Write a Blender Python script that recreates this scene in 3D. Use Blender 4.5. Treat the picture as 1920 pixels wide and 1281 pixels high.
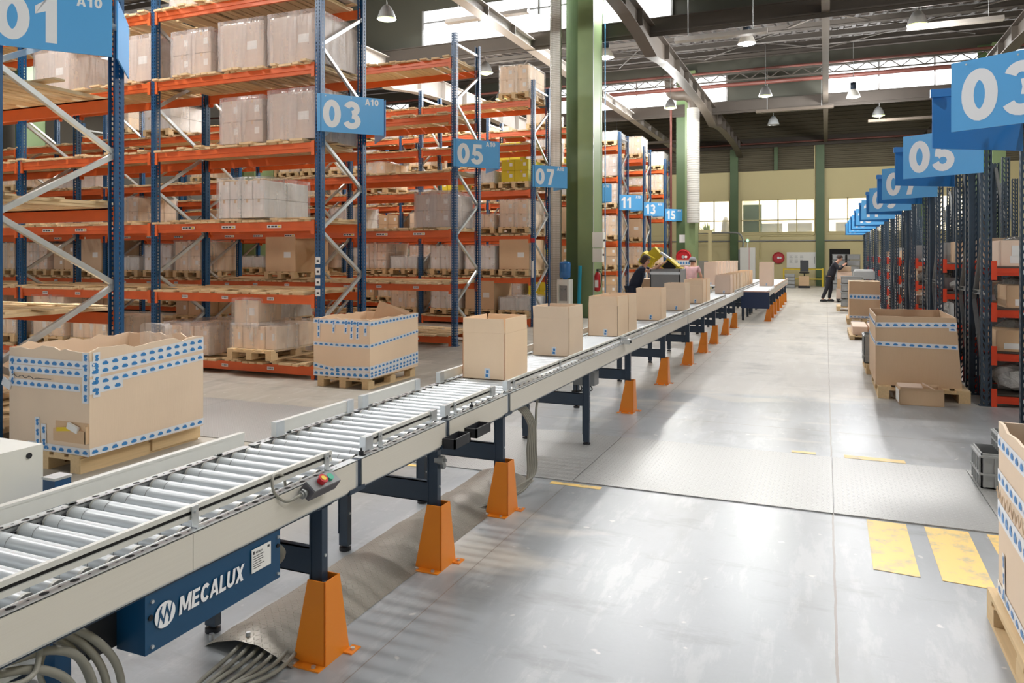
import bpy, math, random
from math import sin, cos, pi, radians
from mathutils import Vector, Matrix
for o in list(bpy.data.objects): bpy.data.objects.remove(o, do_unlink=True)
SC = bpy.context.scene
COL = SC.collection
random.seed(7)
# ---------------------------------------------------------------- camera, world, lights, exposure
cd = bpy.data.cameras.new('camera'); cam = bpy.data.objects.new('camera', cd); COL.objects.link(cam)
cd.sensor_fit = 'HORIZONTAL'; cd.sensor_width = 36; cd.lens = 36*1405/1920
cd.shift_y = -(640.5-478)/1920
cd.clip_start = .05; cd.clip_end = 300
cam.location = (0, 0, 1.75); cam.rotation_euler = (pi/2, 0, math.atan(588/1405))
SC.camera = cam
W = bpy.data.worlds.new('sky'); SC.world = W; W.use_nodes = True
bg = W.node_tree.nodes['Background']; bg.inputs[0].default_value = (.93, .97, 1, 1); bg.inputs[1].default_value = 1.1
SC.view_settings.view_transform = 'Standard'; SC.view_settings.look = 'None'
SC.view_settings.gamma = 1; SC.view_settings.use_curve_mapping = False
SC.view_settings.exposure = 0.42
def area(name, loc, sx, sy, power, rot, col=(1, 1, 1), spread=pi):
    l = bpy.data.lights.new(name, 'AREA'); l.shape = 'RECTANGLE'; l.size = sx; l.size_y = sy; l.energy = power; l.color = col; l.spread = spread
    o = bpy.data.objects.new(name, l); COL.objects.link(o); o.location = loc; o.rotation_euler = rot
    return o
# daylight entering through the glazing of each roof shed (one lamp per glazed bay)
GLZ = [8.6, 21.3, 34.0]
BAYS = [(-28, -20), (-12, -4), (0, 8)]
for gy in [-4.1]+GLZ:
    for bx in BAYS:
        pw = (1900 if gy == 8.6 else 1100) if bx[0] == -12 else 700
        area('daylight', ((bx[0]+bx[1])/2, gy-.12, 9.05), 7.8, 1.1, pw, (radians(-48), 0, 0), (1, .985, .97))
# ---------------------------------------------------------------- helpers
def tag(o, label=None, cat=None, group=None, kind=None):
    if label: o['label'] = label
    if cat: o['category'] = cat
    if group: o['group'] = group
    if kind: o['kind'] = kind
    return o
def thing(name, label, cat, loc=(0, 0, 0), rz=0, group=None):
    o = bpy.data.objects.new(name, None); COL.objects.link(o); o.empty_display_size = .2
    o.location = loc; o.rotation_euler = (0, 0, rz)
    return tag(o, label, cat, group)
def put(name, me, parent=None, loc=(0, 0, 0), rot=(0, 0, 0), sc=None):
    o = bpy.data.objects.new(name, me); COL.objects.link(o)
    if parent: o.parent = parent
    o.location = loc; o.rotation_euler = rot
    if sc: o.scale = sc
    return o
class MB:
    def __init__(s): s.v = []; s.f = []; s.m = []; s.sm = []
    def add(s, vs, fs, m=0, smooth=False):
        b = len(s.v); s.v += [tuple(p) for p in vs]
        for f in fs: s.f.append([b+i for i in f]); s.m.append(m); s.sm.append(smooth)
        return s
    def box(s, x0, x1, y0, y1, z0, z1, m=0):
        v = [(x, y, z) for z in (z0, z1) for y in (y0, y1) for x in (x0, x1)]
        return s.add(v, [(0, 2, 3, 1), (4, 5, 7, 6), (0, 1, 5, 4), (1, 3, 7, 5), (3, 2, 6, 7), (2, 0, 4, 6)], m)
    def cbox(s, c, sz, m=0, rz=0, rx=0, ry=0):
        M = Matrix.Translation(c) @ Matrix.Rotation(rz, 4, 'Z') @ Matrix.Rotation(ry, 4, 'Y') @ Matrix.Rotation(rx, 4, 'X')
        v = [M @ Vector((x*sz[0]/2, y*sz[1]/2, z*sz[2]/2)) for z in (-1, 1) for y in (-1, 1) for x in (-1, 1)]
        return s.add(v, [(0, 2, 3, 1), (4, 5, 7, 6), (0, 1, 5, 4), (1, 3, 7, 5), (3, 2, 6, 7), (2, 0, 4, 6)], m)
    def hexa(s, p, m=0):   # 8 points: bottom 4 ccw, top 4 ccw
        return s.add(p, [(3, 2, 1, 0), (4, 5, 6, 7), (0, 1, 5, 4), (1, 2, 6, 5), (2, 3, 7, 6), (3, 0, 4, 7)], m)
    def quad(s, a, b, c, d, m=0): return s.add([a, b, c, d], [(0, 1, 2, 3)], m)
    def prism(s, poly, fn, a, b, m=0):  # poly 2D list, fn(u,v,w)->xyz
        n = len(poly); v = [fn(p[0], p[1], a) for p in poly]+[fn(p[0], p[1], b) for p in poly]
        return s.add(v, [list(range(n))[::-1], list(range(n, 2*n))]+[(i, (i+1) % n, n+(i+1) % n, n+i) for i in range(n)], m)
    def cyl(s, p0, p1, r, n=12, m=0, r2=None, cap=True, smooth=True):
        p0 = Vector(p0); p1 = Vector(p1); d = (p1-p0).normalized()
        a = d.orthogonal().normalized(); b = d.cross(a); r2 = r if r2 is None else r2
        v = [p0+(a*cos(2*pi*i/n)+b*sin(2*pi*i/n))*r for i in range(n)]+[p1+(a*cos(2*pi*i/n)+b*sin(2*pi*i/n))*r2 for i in range(n)]
        s.add(v, [(i, (i+1) % n, n+(i+1) % n, n+i) for i in range(n)], m, smooth)
        if cap: s.add(v, [list(range(n))[::-1], list(range(n, 2*n))], m)
        return s
    def tube(s, path, r, n=8, m=0):
        P = [Vector(p) for p in path]; L = len(P); v = []
        t0 = (P[1]-P[0]).normalized(); a = t0.orthogonal().normalized()
        for i in range(L):
            t = (P[min(i+1, L-1)]-P[max(i-1, 0)]).normalized()
            a = (a-t*a.dot(t)).normalized(); b = t.cross(a)
            v += [P[i]+(a*cos(2*pi*k/n)+b*sin(2*pi*k/n))*r for k in range(n)]
        f = [(i*n+k, i*n+(k+1) % n, (i+1)*n+(k+1) % n, (i+1)*n+k) for i in range(L-1) for k in range(n)]
        s.add(v, f, m, True); s.add(v, [list(range(n))[::-1], list(range((L-1)*n, L*n))], m)
        return s
    def lathe(s, prof, c=(0, 0, 0), n=20, m=0):  # prof (r,z)
        v = [(c[0]+r*cos(2*pi*k/n), c[1]+r*sin(2*pi*k/n), c[2]+z) for r, z in prof for k in range(n)]
        f = [(i*n+k, i*n+(k+1) % n, (i+1)*n+(k+1) % n, (i+1)*n+k) for i in range(len(prof)-1) for k in range(n)]
        return s.add(v, f, m, True)
    def bar(s, p0, p1, w, h, m=0, up=(0, 0, 1)):
        p0 = Vector(p0); p1 = Vector(p1); d = (p1-p0).normalized(); u = Vector(up)
        a = d.cross(u).normalized(); b = a.cross(d).normalized()
        q = [(-w/2, -h/2), (w/2, -h/2), (w/2, h/2), (-w/2, h/2)]
        v = [p0+a*x+b*y for x, y in q]+[p1+a*x+b*y for x, y in q]
        return s.add(v, [(0, 1, 2, 3), (7, 6, 5, 4), (0, 4, 5, 1), (1, 5, 6, 2), (2, 6, 7, 3), (3, 7, 4, 0)], m)
    def mesh(s, name, mats):
        me = bpy.data.meshes.new(name); me.from_pydata(s.v, [], s.f)
        for mt in (mats if isinstance(mats, (list, tuple)) else [mats]): me.materials.append(mt)
        me.polygons.foreach_set('material_index', s.m); me.polygons.foreach_set('use_smooth', s.sm)
        me.update(); return me
    def build(s, name, mats, parent=None, loc=(0, 0, 0), rot=(0, 0, 0)):
        return put(name, s.mesh(name, mats), parent, loc, rot)
def spline(pts, n=6):
    P = [Vector(p) for p in pts]; P = [P[0]]+P+[P[-1]]; out = []
    for i in range(1, len(P)-2):
        for k in range(n):
            t = k/n; a, b, c, d = P[i-1], P[i], P[i+1], P[i+2]
            out.append(.5*((2*b)+(c-a)*t+(2*a-5*b+4*c-d)*t*t+(3*b-a-3*c+d)*t**3))
    out.append(P[-2]); return out
# ---------------------------------------------------------------- materials
class NT:
    def __init__(s, name):
        s.mat = bpy.data.materials.new(name); s.mat.use_nodes = True; s.t = s.mat.node_tree
        s.b = s.t.nodes['Principled BSDF']; s.o = s.t.nodes['Material Output']
    def n(s, typ, **kw):
        nd = s.t.nodes.new(typ)
        for k, v in kw.items():
            if k.startswith('i_'):
                key = k[2:]; key = int(key) if key.isdigit() else key
                s.set(nd.inputs[key], v)
            else: setattr(nd, k, v)
        return nd
    def set(s, inp, v):
        if isinstance(v, bpy.types.NodeSocket): s.t.links.new(v, inp)
        else: inp.default_value = v
    def math(s, op, a, b=0.0, c=None):
        nd = s.n('ShaderNodeMath', operation=op); s.set(nd.inputs[0], a); s.set(nd.inputs[1], b)
        if c is not None: s.set(nd.inputs[2], c)
        return nd.outputs[0]
    def coord(s): return s.n('ShaderNodeTexCoord').outputs['Object']
    def world(s): return s.n('ShaderNodeNewGeometry').outputs['Position']
    def xyz(s, v):
        nd = s.n('ShaderNodeSeparateXYZ'); s.set(nd.inputs[0], v); return nd.outputs
    def mapv(s, v, sc=(1, 1, 1), loc=(0, 0, 0)):
        nd = s.n('ShaderNodeMapping'); s.set(nd.inputs[0], v); nd.inputs['Scale'].default_value = sc; nd.inputs['Location'].default_value = loc; return nd.outputs[0]
    def noise(s, v, scale=5, detail=3, rough=.5):
        nd = s.n('ShaderNodeTexNoise'); s.set(nd.inputs['Vector'], v); nd.inputs['Scale'].default_value = scale; nd.inputs['Detail'].default_value = detail; nd.inputs['Roughness'].default_value = rough; return nd.outputs[0]
    def ramp(s, f, stops):
        nd = s.n('ShaderNodeValToRGB'); s.set(nd.inputs[0], f); e = nd.color_ramp.elements
        while len(e) < len(stops): e.new(.5)
        for q, (p, c) in zip(e, stops): q.position = p; q.color = (c[0], c[1], c[2], 1) if isinstance(c, (tuple, list)) else (c, c, c, 1)
        return nd.outputs[0]
    def mix(s, f, a, b, blend='MIX'):
        nd = s.n('ShaderNodeMix', data_type='RGBA', blend_type=blend)
        s.set(nd.inputs[0], f); s.set(nd.inputs[6], c4(a)); s.set(nd.inputs[7], c4(b)); return nd.outputs[2]
    def bump(s, h, st=.3, d=.01):
        nd = s.n('ShaderNodeBump'); s.set(nd.inputs['Height'], h); nd.inputs['Strength'].default_value = st; nd.inputs['Distance'].default_value = d
        s.t.links.new(nd.outputs[0], s.b.inputs['Normal'])
    def fin(s, col=None, rough=None, metal=None, spec=None):
        if col is not None: s.set(s.b.inputs['Base Color'], c4(col))
        if rough is not None: s.set(s.b.inputs['Roughness'], rough)
        if metal is not None: s.set(s.b.inputs['Metallic'], metal)
        if spec is not None: s.b.inputs['Specular IOR Level'].default_value = spec
        return s.mat
def c4(c): return (c[0], c[1], c[2], 1) if isinstance(c, (tuple, list)) else c
def L(r, g, b):  # sRGB 0-255 -> linear
    f = lambda x: (x/255/12.92) if x <= 10 else ((x/255+.055)/1.055)**2.4
    return (f(r), f(g), f(b))
def simple(name, col, rough=.5, metal=0, var=.06, scale=6, bump=0):
    k = NT(name); n = k.noise(k.coord(), scale, 4)
    a = tuple(x*(1-var) for x in col); b = tuple(min(1, x*(1+var)) for x in col)
    if bump: k.bump(n, bump)
    return k.fin(k.mix(n, a, b), rough, metal)
M = {}
M['blue'] = simple('blue_paint', L(18, 74, 118), .35, 0, .15, 9)
M['navy'] = simple('dark_blue_paint', L(38, 54, 72), .35, 0, .12, 9)
M['rackgrey'] = simple('dark_rack_paint', L(48, 66, 82), .4, 0, .15, 9)
M['orange'] = simple('orange_beam_paint', L(222, 102, 44), .42, 0, .1, 7)
M['mblue'] = simple('petrol_blue_cover_paint', L(8, 68, 106), .35, 0, .06, 9)
M['redor'] = simple('red_orange_beam_paint', L(226, 72, 34), .42, 0, .1, 7)
M['guard'] = simple('orange_guard_paint', L(232, 136, 30), .4, 0, .08, 5)
M['galv'] = simple('galvanised_steel', L(196, 200, 202), .38, .75, .1, 20)
M['galvd'] = simple('dull_steel', L(150, 152, 152), .5, .6, .12, 20)
M['alu'] = simple('brushed_aluminium', L(212, 212, 207), .4, .15, .04, 30)
M['white'] = simple('white_paint', L(228, 228, 222), .4, 0, .03)
M['black'] = simple('black_plastic', L(32, 34, 40), .5, 0, .1)
M['grey'] = simple('grey_plastic', L(132, 134, 136), .5, 0, .08)
M['tote'] = simple('grey_tote_plastic', L(166, 168, 168), .45, 0, .08)
M['dark'] = simple('dark_gap', L(22, 22, 24), .8, 0, .05)
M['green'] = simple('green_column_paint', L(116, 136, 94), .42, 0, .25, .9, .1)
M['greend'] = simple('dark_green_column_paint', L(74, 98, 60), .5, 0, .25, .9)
M['yellow'] = simple('yellow_paint', L(226, 196, 40), .45, 0, .08)
M['red'] = simple('red_paint', L(186, 30, 40), .35, 0, .08)
M['redpipe'] = simple('red_brown_pipe', L(112, 66, 58), .5, 0, .1)
M['signblue'] = simple('sky_blue_sign', L(92, 172, 232), .3, 0, .02)
M['signback'] = simple('deep_blue_sign_back', L(44, 124, 200), .35, 0, .03)
M['signtxt'] = simple('sign_lettering', L(236, 238, 242), .45, 0, .01)
M['paper'] = simple('white_paper', L(232, 232, 230), .6, 0, .03)
M['ink'] = simple('dark_ink', L(60, 62, 66), .6, 0, .03)
M['tapeblue'] = simple('blue_tape_print', L(52, 130, 196), .4, 0, .1)
M['tape'] = simple('white_parcel_tape', L(224, 228, 234), .3, 0, .04)
M['cable'] = simple('grey_cable', L(142, 140, 130), .5, 0, .08)
M['ycarton'] = simple('yellow_carton', L(212, 190, 40), .6, 0, .08)
M['film_white'] = simple('white_film_bale', L(214, 214, 212), .3, 0, .12, 14, .6)
M['skin'] = simple('skin', L(214, 164, 138), .5, 0, .05)
M['cloth_black'] = simple('black_cloth', L(38, 38, 46), .8, 0, .2, 12, .3)
M['cloth_pink'] = simple('pink_print_cloth', L(222, 178, 182), .8, 0, .22, 9, .3)
M['cloth_grey'] = simple('grey_cloth', L(150, 152, 156), .8, 0, .15, 12)
M['cloth_navy'] = simple('navy_cloth', L(34, 42, 62), .8, 0, .2, 12, .3)
M['hair'] = simple('dark_hair', L(62, 46, 38), .7, 0, .2, 30)
M['carpet'] = simple('office_interior', L(236, 230, 214), .7, 0, .03)
def mk_card(name, c, v=.1, rel=0.0):
    k = NT(name); co = k.coord(); r = k.n('ShaderNodeObjectInfo').outputs['Random']
    n = k.noise(co, 2.2, 3); f = k.noise(k.mapv(co, (1, 1, .1)), 90, 2)
    base = k.mix(n, tuple(x*(1-v) for x in c), tuple(min(1, x*(1+v*.6)) for x in c))
    base = k.mix(k.math('MULTIPLY', f, .08), base, (.9, .8, .65))
    hs = k.n('ShaderNodeHueSaturation'); k.set(hs.inputs['Color'], base); k.set(hs.inputs['Value'], k.math('MULTIPLY_ADD', r, .16, .93)); k.set(hs.inputs['Saturation'], k.math('MULTIPLY_ADD', r, .2, .82))
    k.bump(f, .08)
    return k.fin(hs.outputs[0], .62)
M['card'] = mk_card('cardboard', L(236, 208, 176))
M['cardd'] = mk_card('brown_cardboard', L(206, 172, 134))
M['cardt'] = mk_card('taupe_cardboard', L(200, 182, 170))
M['cardw'] = mk_card('white_cardboard', L(226, 222, 220), .05)
M['cardr'] = mk_card('pinkish_cardboard', L(234, 206, 184))
def mk_wood(name, c):
    k = NT(name); co = k.coord(); r = k.n('ShaderNodeObjectInfo').outputs['Random']
    g = k.noise(k.mapv(co, (18, 1.2, 18)), 3, 4, .6); n2 = k.noise(co, 1.6, 2)
    col = k.mix(g, tuple(x*.72 for x in c), tuple(min(1, x*1.12) for x in c)); col = k.mix(k.math('MULTIPLY', n2, .35), col, tuple(x*.7 for x in c))
    return k.fin(col, .65)
M['wood'] = mk_wood('pallet_wood', L(228, 198, 152))
M['deck'] = mk_wood('deck_board_wood', L(232, 204, 160))
def mk_roller():
    k = NT('roller_steel'); n = k.noise(k.mapv(k.coord(), (1, 20, 20)), 8, 2)
    return k.fin(k.mix(n, L(208, 215, 220), L(236, 240, 243)), .34, .15)
M['roller'] = mk_roller()
def mk_panel():
    k = NT('beige_anodised_panel'); co = k.coord(); n = k.noise(k.mapv(co, (1, .6, 160)), 3, 2); n2 = k.noise(co, 2, 3)
    col = k.mix(n, L(208, 203, 193), L(222, 218, 209)); col = k.mix(k.math('MULTIPLY', n2, .15), col, L(180, 172, 158))
    return k.fin(col, .42, 0)
M['panel'] = mk_panel()
def mk_film(name, lo, hi, col):
    k = NT(name); co = k.coord(); n = k.noise(k.mapv(co, (3, 3, .35)), 2.2, 3, .5); w = k.noise(k.mapv(co, (.7, .7, 6)), 5, 3)
    fac = k.ramp(k.math('MULTIPLY_ADD', w, .12, k.math('MULTIPLY', n, .88)), [(.3, lo), (.7, hi)])
    k.bump(n, .9, .03)
    k.fin(col, .22, 0); tr = k.n('ShaderNodeBsdfTransparent'); mx = k.n('ShaderNodeMixShader')
    k.set(mx.inputs[0], fac); k.t.links.new(tr.outputs[0], mx.inputs[1]); k.t.links.new(k.b.outputs[0], mx.inputs[2]); k.t.links.new(mx.outputs[0], k.o.inputs[0])
    return k.mat
M['film'] = mk_film('stretch_film', .15, .5, L(222, 214, 212))
M['film2'] = mk_film('clear_film', .05, .4, L(226, 224, 222))
def mk_glass():
    k = NT('window_glass'); k.fin((.9, .95, 1), .03); tr = k.n('ShaderNodeBsdfTransparent'); mx = k.n('ShaderNodeMixShader', i_0=.08)
    k.t.links.new(tr.outputs[0], mx.inputs[1]); k.t.links.new(k.b.outputs[0], mx.inputs[2]); k.t.links.new(mx.outputs[0], k.o.inputs[0]); return k.mat
M['glass'] = mk_glass()
def mk_emit(name, col, st):
    k = NT(name); k.fin((.02, .02, .02), .5); k.b.inputs['Emission Color'].default_value = c4(col); k.b.inputs['Emission Strength'].default_value = st; return k.mat
M['sky'] = mk_emit('skylight_glazing', (.97, .98, 1), 2.0)
M['lampw'] = mk_emit('white_lamp_glow', (1, 1, 1), 14)
M['lampy'] = mk_emit('yellow_lamp_glow', (.85, 1, .1), 1.5)
M['ledgreen'] = mk_emit('green_lamp_glow', (.2, 1, .4), 4)
def mk_corr(name, c, axis, per, sc=1.0, v=.12):
    k = NT(name); w = k.world(); x = k.xyz(w)[axis]
    s = k.math('ABSOLUTE', k.math('SUBTRACT', k.math('FRACT', k.math('DIVIDE', x, per)), .5))
    h = k.ramp(s, [(.16, 0.0), (.26, 1.0)]); n = k.noise(w, .6, 3)
    k.bump(h, 1.0, .05*sc)
    return k.fin(k.mix(n, tuple(q*(1-v) for q in c), tuple(q*(1+v) for q in c)), .85, spec=.2)
M['roof'] = mk_corr('corrugated_roof_sheet', L(74, 66, 60), 0, .33)
M['clad'] = mk_corr('dark_wall_cladding', L(104, 98, 82), 2, .22)
M['beigewall'] = simple('beige_wall', L(206, 194, 148), .7, 0, .05, .5)
M['sidewall'] = simple('side_wall_grey', L(104, 98, 88), .8, 0, .1, .4)
M['girder'] = simple('grey_girder_paint', L(88, 80, 72), .5, 0, .15, 3)
M['purlin'] = simple('dark_purlin_paint', L(76, 70, 64), .8, 0, .1, 3)
M['girderl'] = simple('pale_girder_paint', L(168, 162, 156), .45, 0, .1, 3)
M['steelgrn'] = simple('green_grey_fascia', L(66, 67, 58), .7, 0, .12, 1)
M['duct'] = mk_corr('corrugated_duct', L(186, 184, 178), 2, .1, .5, .04)
def mk_floor():
    k = NT('concrete_floor'); w = k.world(); X, Y, Z = k.xyz(w)
    n1 = k.noise(w, .55, 5, .6); n2 = k.noise(w, 3.5, 5, .6); n3 = k.noise(k.mapv(w, (1, .35, 1)), 1.3, 4, .65); n4 = k.noise(w, 40, 3)
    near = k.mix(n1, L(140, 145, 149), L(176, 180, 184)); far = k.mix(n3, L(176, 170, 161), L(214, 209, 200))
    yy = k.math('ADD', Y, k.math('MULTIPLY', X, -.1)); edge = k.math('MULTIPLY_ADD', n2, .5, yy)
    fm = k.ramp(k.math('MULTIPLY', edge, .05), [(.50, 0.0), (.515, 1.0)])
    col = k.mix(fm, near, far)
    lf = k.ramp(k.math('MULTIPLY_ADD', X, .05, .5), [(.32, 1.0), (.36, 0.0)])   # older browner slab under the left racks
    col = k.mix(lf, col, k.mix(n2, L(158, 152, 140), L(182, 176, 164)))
    st = k.ramp(n3, [(.52, 0.0), (.68, 1.0)]); col = k.mix(k.math('MULTIPLY', st, .5), col, L(128, 126, 120))
    sc_ = k.ramp(k.noise(k.mapv(w, (2.2, .5, 1), (5, 2, 0)), 2.4, 6, .7), [(.52, 0.0), (.6, 1.0)]); col = k.mix(k.math('MULTIPLY', sc_, .14), col, L(226, 226, 224))
    dk_ = k.ramp(k.noise(k.mapv(w, (.6, 1.6, 1), (1, 7, 0)), 1.7, 6, .7), [(.55, 0.0), (.66, 1.0)]); col = k.mix(k.math('MULTIPLY', dk_, .3), col, L(104, 102, 98))
    st2 = k.ramp(k.noise(k.mapv(w, (.4, 1, 1), (3, 9, 0)), 1.1, 4), [(.6, 0.0), (.66, 1.0)]); col = k.mix(k.math('MULTIPLY', st2, .5), col, L(222, 214, 200))
    sp = k.ramp(k.noise(k.mapv(w, (1, 1, 1), (7, 1, 0)), 9, 2), [(.71, 0.0), (.74, 1.0)]); col = k.mix(k.math('MULTIPLY', sp, .6), col, L(214, 212, 206))
    col = k.mix(k.math('MULTIPLY', n4, .14), col, L(120, 120, 118))
    def line(c, pos, wd, nz=.0):
        d = k.math('ABSOLUTE', k.math('SUBTRACT', k.math('MULTIPLY_ADD', n2, nz, c), pos+nz*.5)); return k.math('LESS_THAN', d, wd)
    jl = k.math('MAXIMUM', line(X, .045, .006, .02), line(X, -1.82, .003, .0))
    jl = k.math('MAXIMUM', jl, k.math('MAXIMUM', line(Y, 8.05, .006), line(Y, 14.2, .01)))
    col = k.mix(k.math('MULTIPLY', jl, .75), col, L(128, 116, 102))
    k.bump(n2, .05, .01)
    rr = k.math('MULTIPLY_ADD', n1, .25, .2); rr = k.math('MULTIPLY_ADD', fm, .12, rr); rr = k.math('MULTIPLY_ADD', lf, .15, rr)
    return k.fin(col, rr)
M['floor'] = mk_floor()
def mk_chequer(name, c, amt, PCH):
    k = NT(name); w = k.coord(); X, Y, Z = k.xyz(w); p = PCH
    u = k.math('DIVIDE', X, p); v = k.math('DIVIDE', Y, p)
    par = k.math('MODULO', k.math('ADD', k.math('FLOOR', u), k.math('FLOOR', v)), 2.0); par = k.math('ABSOLUTE', par)
    a = k.math('SUBTRACT', k.math('FRACT', u), .5); b = k.math('SUBTRACT', k.math('FRACT', v), .5)
    sg = k.math('MULTIPLY_ADD', par, 2.0, -1.0); bs = k.math('MULTIPLY', b, sg)
    e1 = k.math('MULTIPLY', k.math('ADD', a, bs), .75); e2 = k.math('MULTIPLY', k.math('SUBTRACT', a, bs), 2.9)
    d = k.math('SQRT', k.math('ADD', k.math('MULTIPLY', e1, e1), k.math('MULTIPLY', e2, e2)))
    h = k.ramp(d, [(.25, 1.0), (.5, 0.0)]); n = k.noise(w, 2, 4)
    base = k.mix(n, tuple(x*.85 for x in c), tuple(x*1.08 for x in c)); col = k.mix(k.math('MULTIPLY', h, amt), base, tuple(min(1, x*1.5) for x in c))
    k.bump(h, .8, .004); return k.fin(col, k.math('MULTIPLY_ADD', n, .2, .3), .35)
M['chequer'] = mk_chequer('chequer_plate', L(172, 172, 170), .5, .034)
M['chequerd'] = mk_chequer('dull_chequer_plate', L(150, 144, 134), .4, .022)
M['mesh'] = simple('cable_tray_steel', L(170, 168, 160), .45, .5, .1, 20)
M['fpaint'] = (lambda k: k.fin(k.mix(k.ramp(k.noise(k.world(), 7, 4, .7), [(.35, 0.0), (.5, 1.0)]), L(206, 190, 150), L(250, 212, 128)), .45))(NT('yellow_floor_paint'))
# ---------------------------------------------------------------- lettering (flat glyph outlines, unit height)
def arc(cx, cy, rx, ry, a0, a1, n=14): return [(cx+rx*cos(radians(a0+(a1-a0)*i/n)), cy+ry*sin(radians(a0+(a1-a0)*i/n))) for i in range(n+1)]
def ribbon(pts, t, closed=False):
    P = [Vector((p[0], p[1])) for p in pts]; n = len(P); l = []; r = []
    for i in range(n):
        a = P[(i-1) % n] if (closed or i > 0) else P[i]; b = P[(i+1) % n] if (closed or i < n-1) else P[i]
        d = (b-a).normalized(); nn = Vector((-d.y, d.x)); k = 1.0
        if (closed or 0 < i < n-1):
            d1 = (P[i]-P[(i-1) % n]).normalized(); k = 1/max(.55, abs(d1.dot(d)))
        l.append(P[i]+nn*t/2*k); r.append(P[i]-nn*t/2*k)
    return [[l[i], l[(i+1) % n], r[(i+1) % n], r[i]] for i in range(n if closed else n-1)]
T = .225
def glyph(c):  # returns (width, [polygons])
    if c == '0': return .66, ribbon(arc(.33, .5, .215, .395, 0, 360, 28)[:-1], T, True)
    if c == '1': return .5, [[(.2, 0), (.42, 0), (.42, 1), (.2, 1)], [(.0, .8), (.0, .62), (.2, .7), (.2, .99), (.26, 1)]]
    if c == '3': return .64, ribbon(arc(.3, .73, .19, .175, 165, -88, 14), T*.95)+ribbon(arc(.3, .29, .225, .195, 88, -165, 14), T*.95)
    if c == '5': return .64, [[(.1, .99), (.56, .99), (.56, .8), (.1, .8)], [(.1, .9), (.26, .9), (.2, .44), (.04, .46)]]+ribbon(arc(.29, .32, .23, .225, 140, -165, 16), T)
    if c == '7': return .62, [[(.04, 1), (.58, 1), (.58, .82), (.04, .82)], [(.36, .84), (.58, .84), (.36, 0), (.14, 0)]]
    if c == '9': return .66, ribbon(arc(.33, .69, .2, .205, 0, 360, 22)[:-1], T, True)+ribbon([(.53, .7)]+arc(.31, .5, .22, .4, 5, -130, 12), T)
    if c == 'A': return .8, [[(0, 0), (.22, 0), (.5, 1), (.28, 1)], [(.8, 0), (.58, 0), (.3, 1), (.52, 1)], [(.18, .2), (.62, .2), (.62, .36), (.18, .36)]]
    if c == 'M': return .95, [[(0, 0), (.22, 0), (.22, 1), (0, 1)], [(.73, 0), (.95, 0), (.95, 1), (.73, 1)], [(.05, 1), (.28, 1), (.55, .15), (.38, .15)], [(.9, 1), (.67, 1), (.4, .15), (.57, .15)]]
    if c == 'E': return .66, [[(0, 0), (.22, 0), (.22, 1), (0, 1)], [(.2, 0), (.64, 0), (.64, .19), (.2, .19)], [(.2, .41), (.58, .41), (.58, .59), (.2, .59)], [(.2, .81), (.64, .81), (.64, 1), (.2, 1)]]
    if c == 'C': return .74, ribbon(arc(.4, .5, .29, .4, 40, 320, 18), T)
    if c == 'L': return .6, [[(0, 0), (.22, 0), (.22, 1), (0, 1)], [(.2, 0), (.6, 0), (.6, .2), (.2, .2)]]
    if c == 'U': return .74, ribbon([(.11, 1), (.11, .4)]+arc(.37, .36, .26, .26, 180, 360, 10)+[(.63, .4), (.63, 1)], T)
    if c == 'X': return .8, [[(0, 0), (.25, 0), (.8, 1), (.55, 1)], [(.8, 0), (.55, 0), (0, 1), (.25, 1)]]
    return .5, []
def text_mb(txt, h, o, ux, uz, nrm, m=0, gap=.1, cond=1.0, mb=None, slant=0.0):
    """flat lettering: o origin, ux reading dir, uz up, nrm towards the reader"""
    mb = mb or MB(); o = Vector(o); ux = Vector(ux); uz = Vector(uz); nrm = Vector(nrm); x = 0; k = 0
    for ch in txt:
        w, polys = glyph(ch)
        for p in polys:
            k += 1; pts = [o+ux*((x+q[0]+q[1]*slant)*h*cond)+uz*(q[1]*h)+nrm*(k*.00004) for q in p]
            mb.add(pts, [list(range(len(pts)))], m)
        x += w+gap
    return mb
# ================================================================ SETTING
def struct(name, mb, mats): o = mb.build(name, mats); o['kind'] = 'structure'; return o
XL, XR, YB, YF = -30.5, 14.0, 45.6, -12.0
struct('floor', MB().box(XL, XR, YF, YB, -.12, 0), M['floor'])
# back wall: beige lower part with window openings, dark cladding above
WINS = [(-7.0, -5.2), (-4.55, -.5), (.14, 4.1), (5.3, 8.1)]
ZW0, ZW1 = 3.02, 4.95
b = MB(); b.box(XL, XR, YB, YB+.2, 0, ZW0); b.box(XL, XR, YB, YB+.2, ZW1, 6.6)
xs = [XL]+[q for w in WINS for q in w]+[XR]
for i in range(0, len(xs), 2): b.box(xs[i], xs[i+1], YB, YB+.2, ZW0, ZW1)
struct('wall_back', b, M['beigewall'])
struct('wall_back_cladding', MB().box(XL, XR, YB-.06, YB+.2, 6.6, 11), M['clad'])
struct('wall_left', MB().box(XL-.2, XL, YF, YB, 0, 11), M['sidewall'])
struct('wall_right', MB().box(XR, XR+.2, YF, YB, 0, 11), M['beigewall'])
b = MB(); b.box(XL, XR, YB-.05, YB, 3.0-.1, 3.0-.02)
struct('trim_1', b, M['beigewall'])
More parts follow.
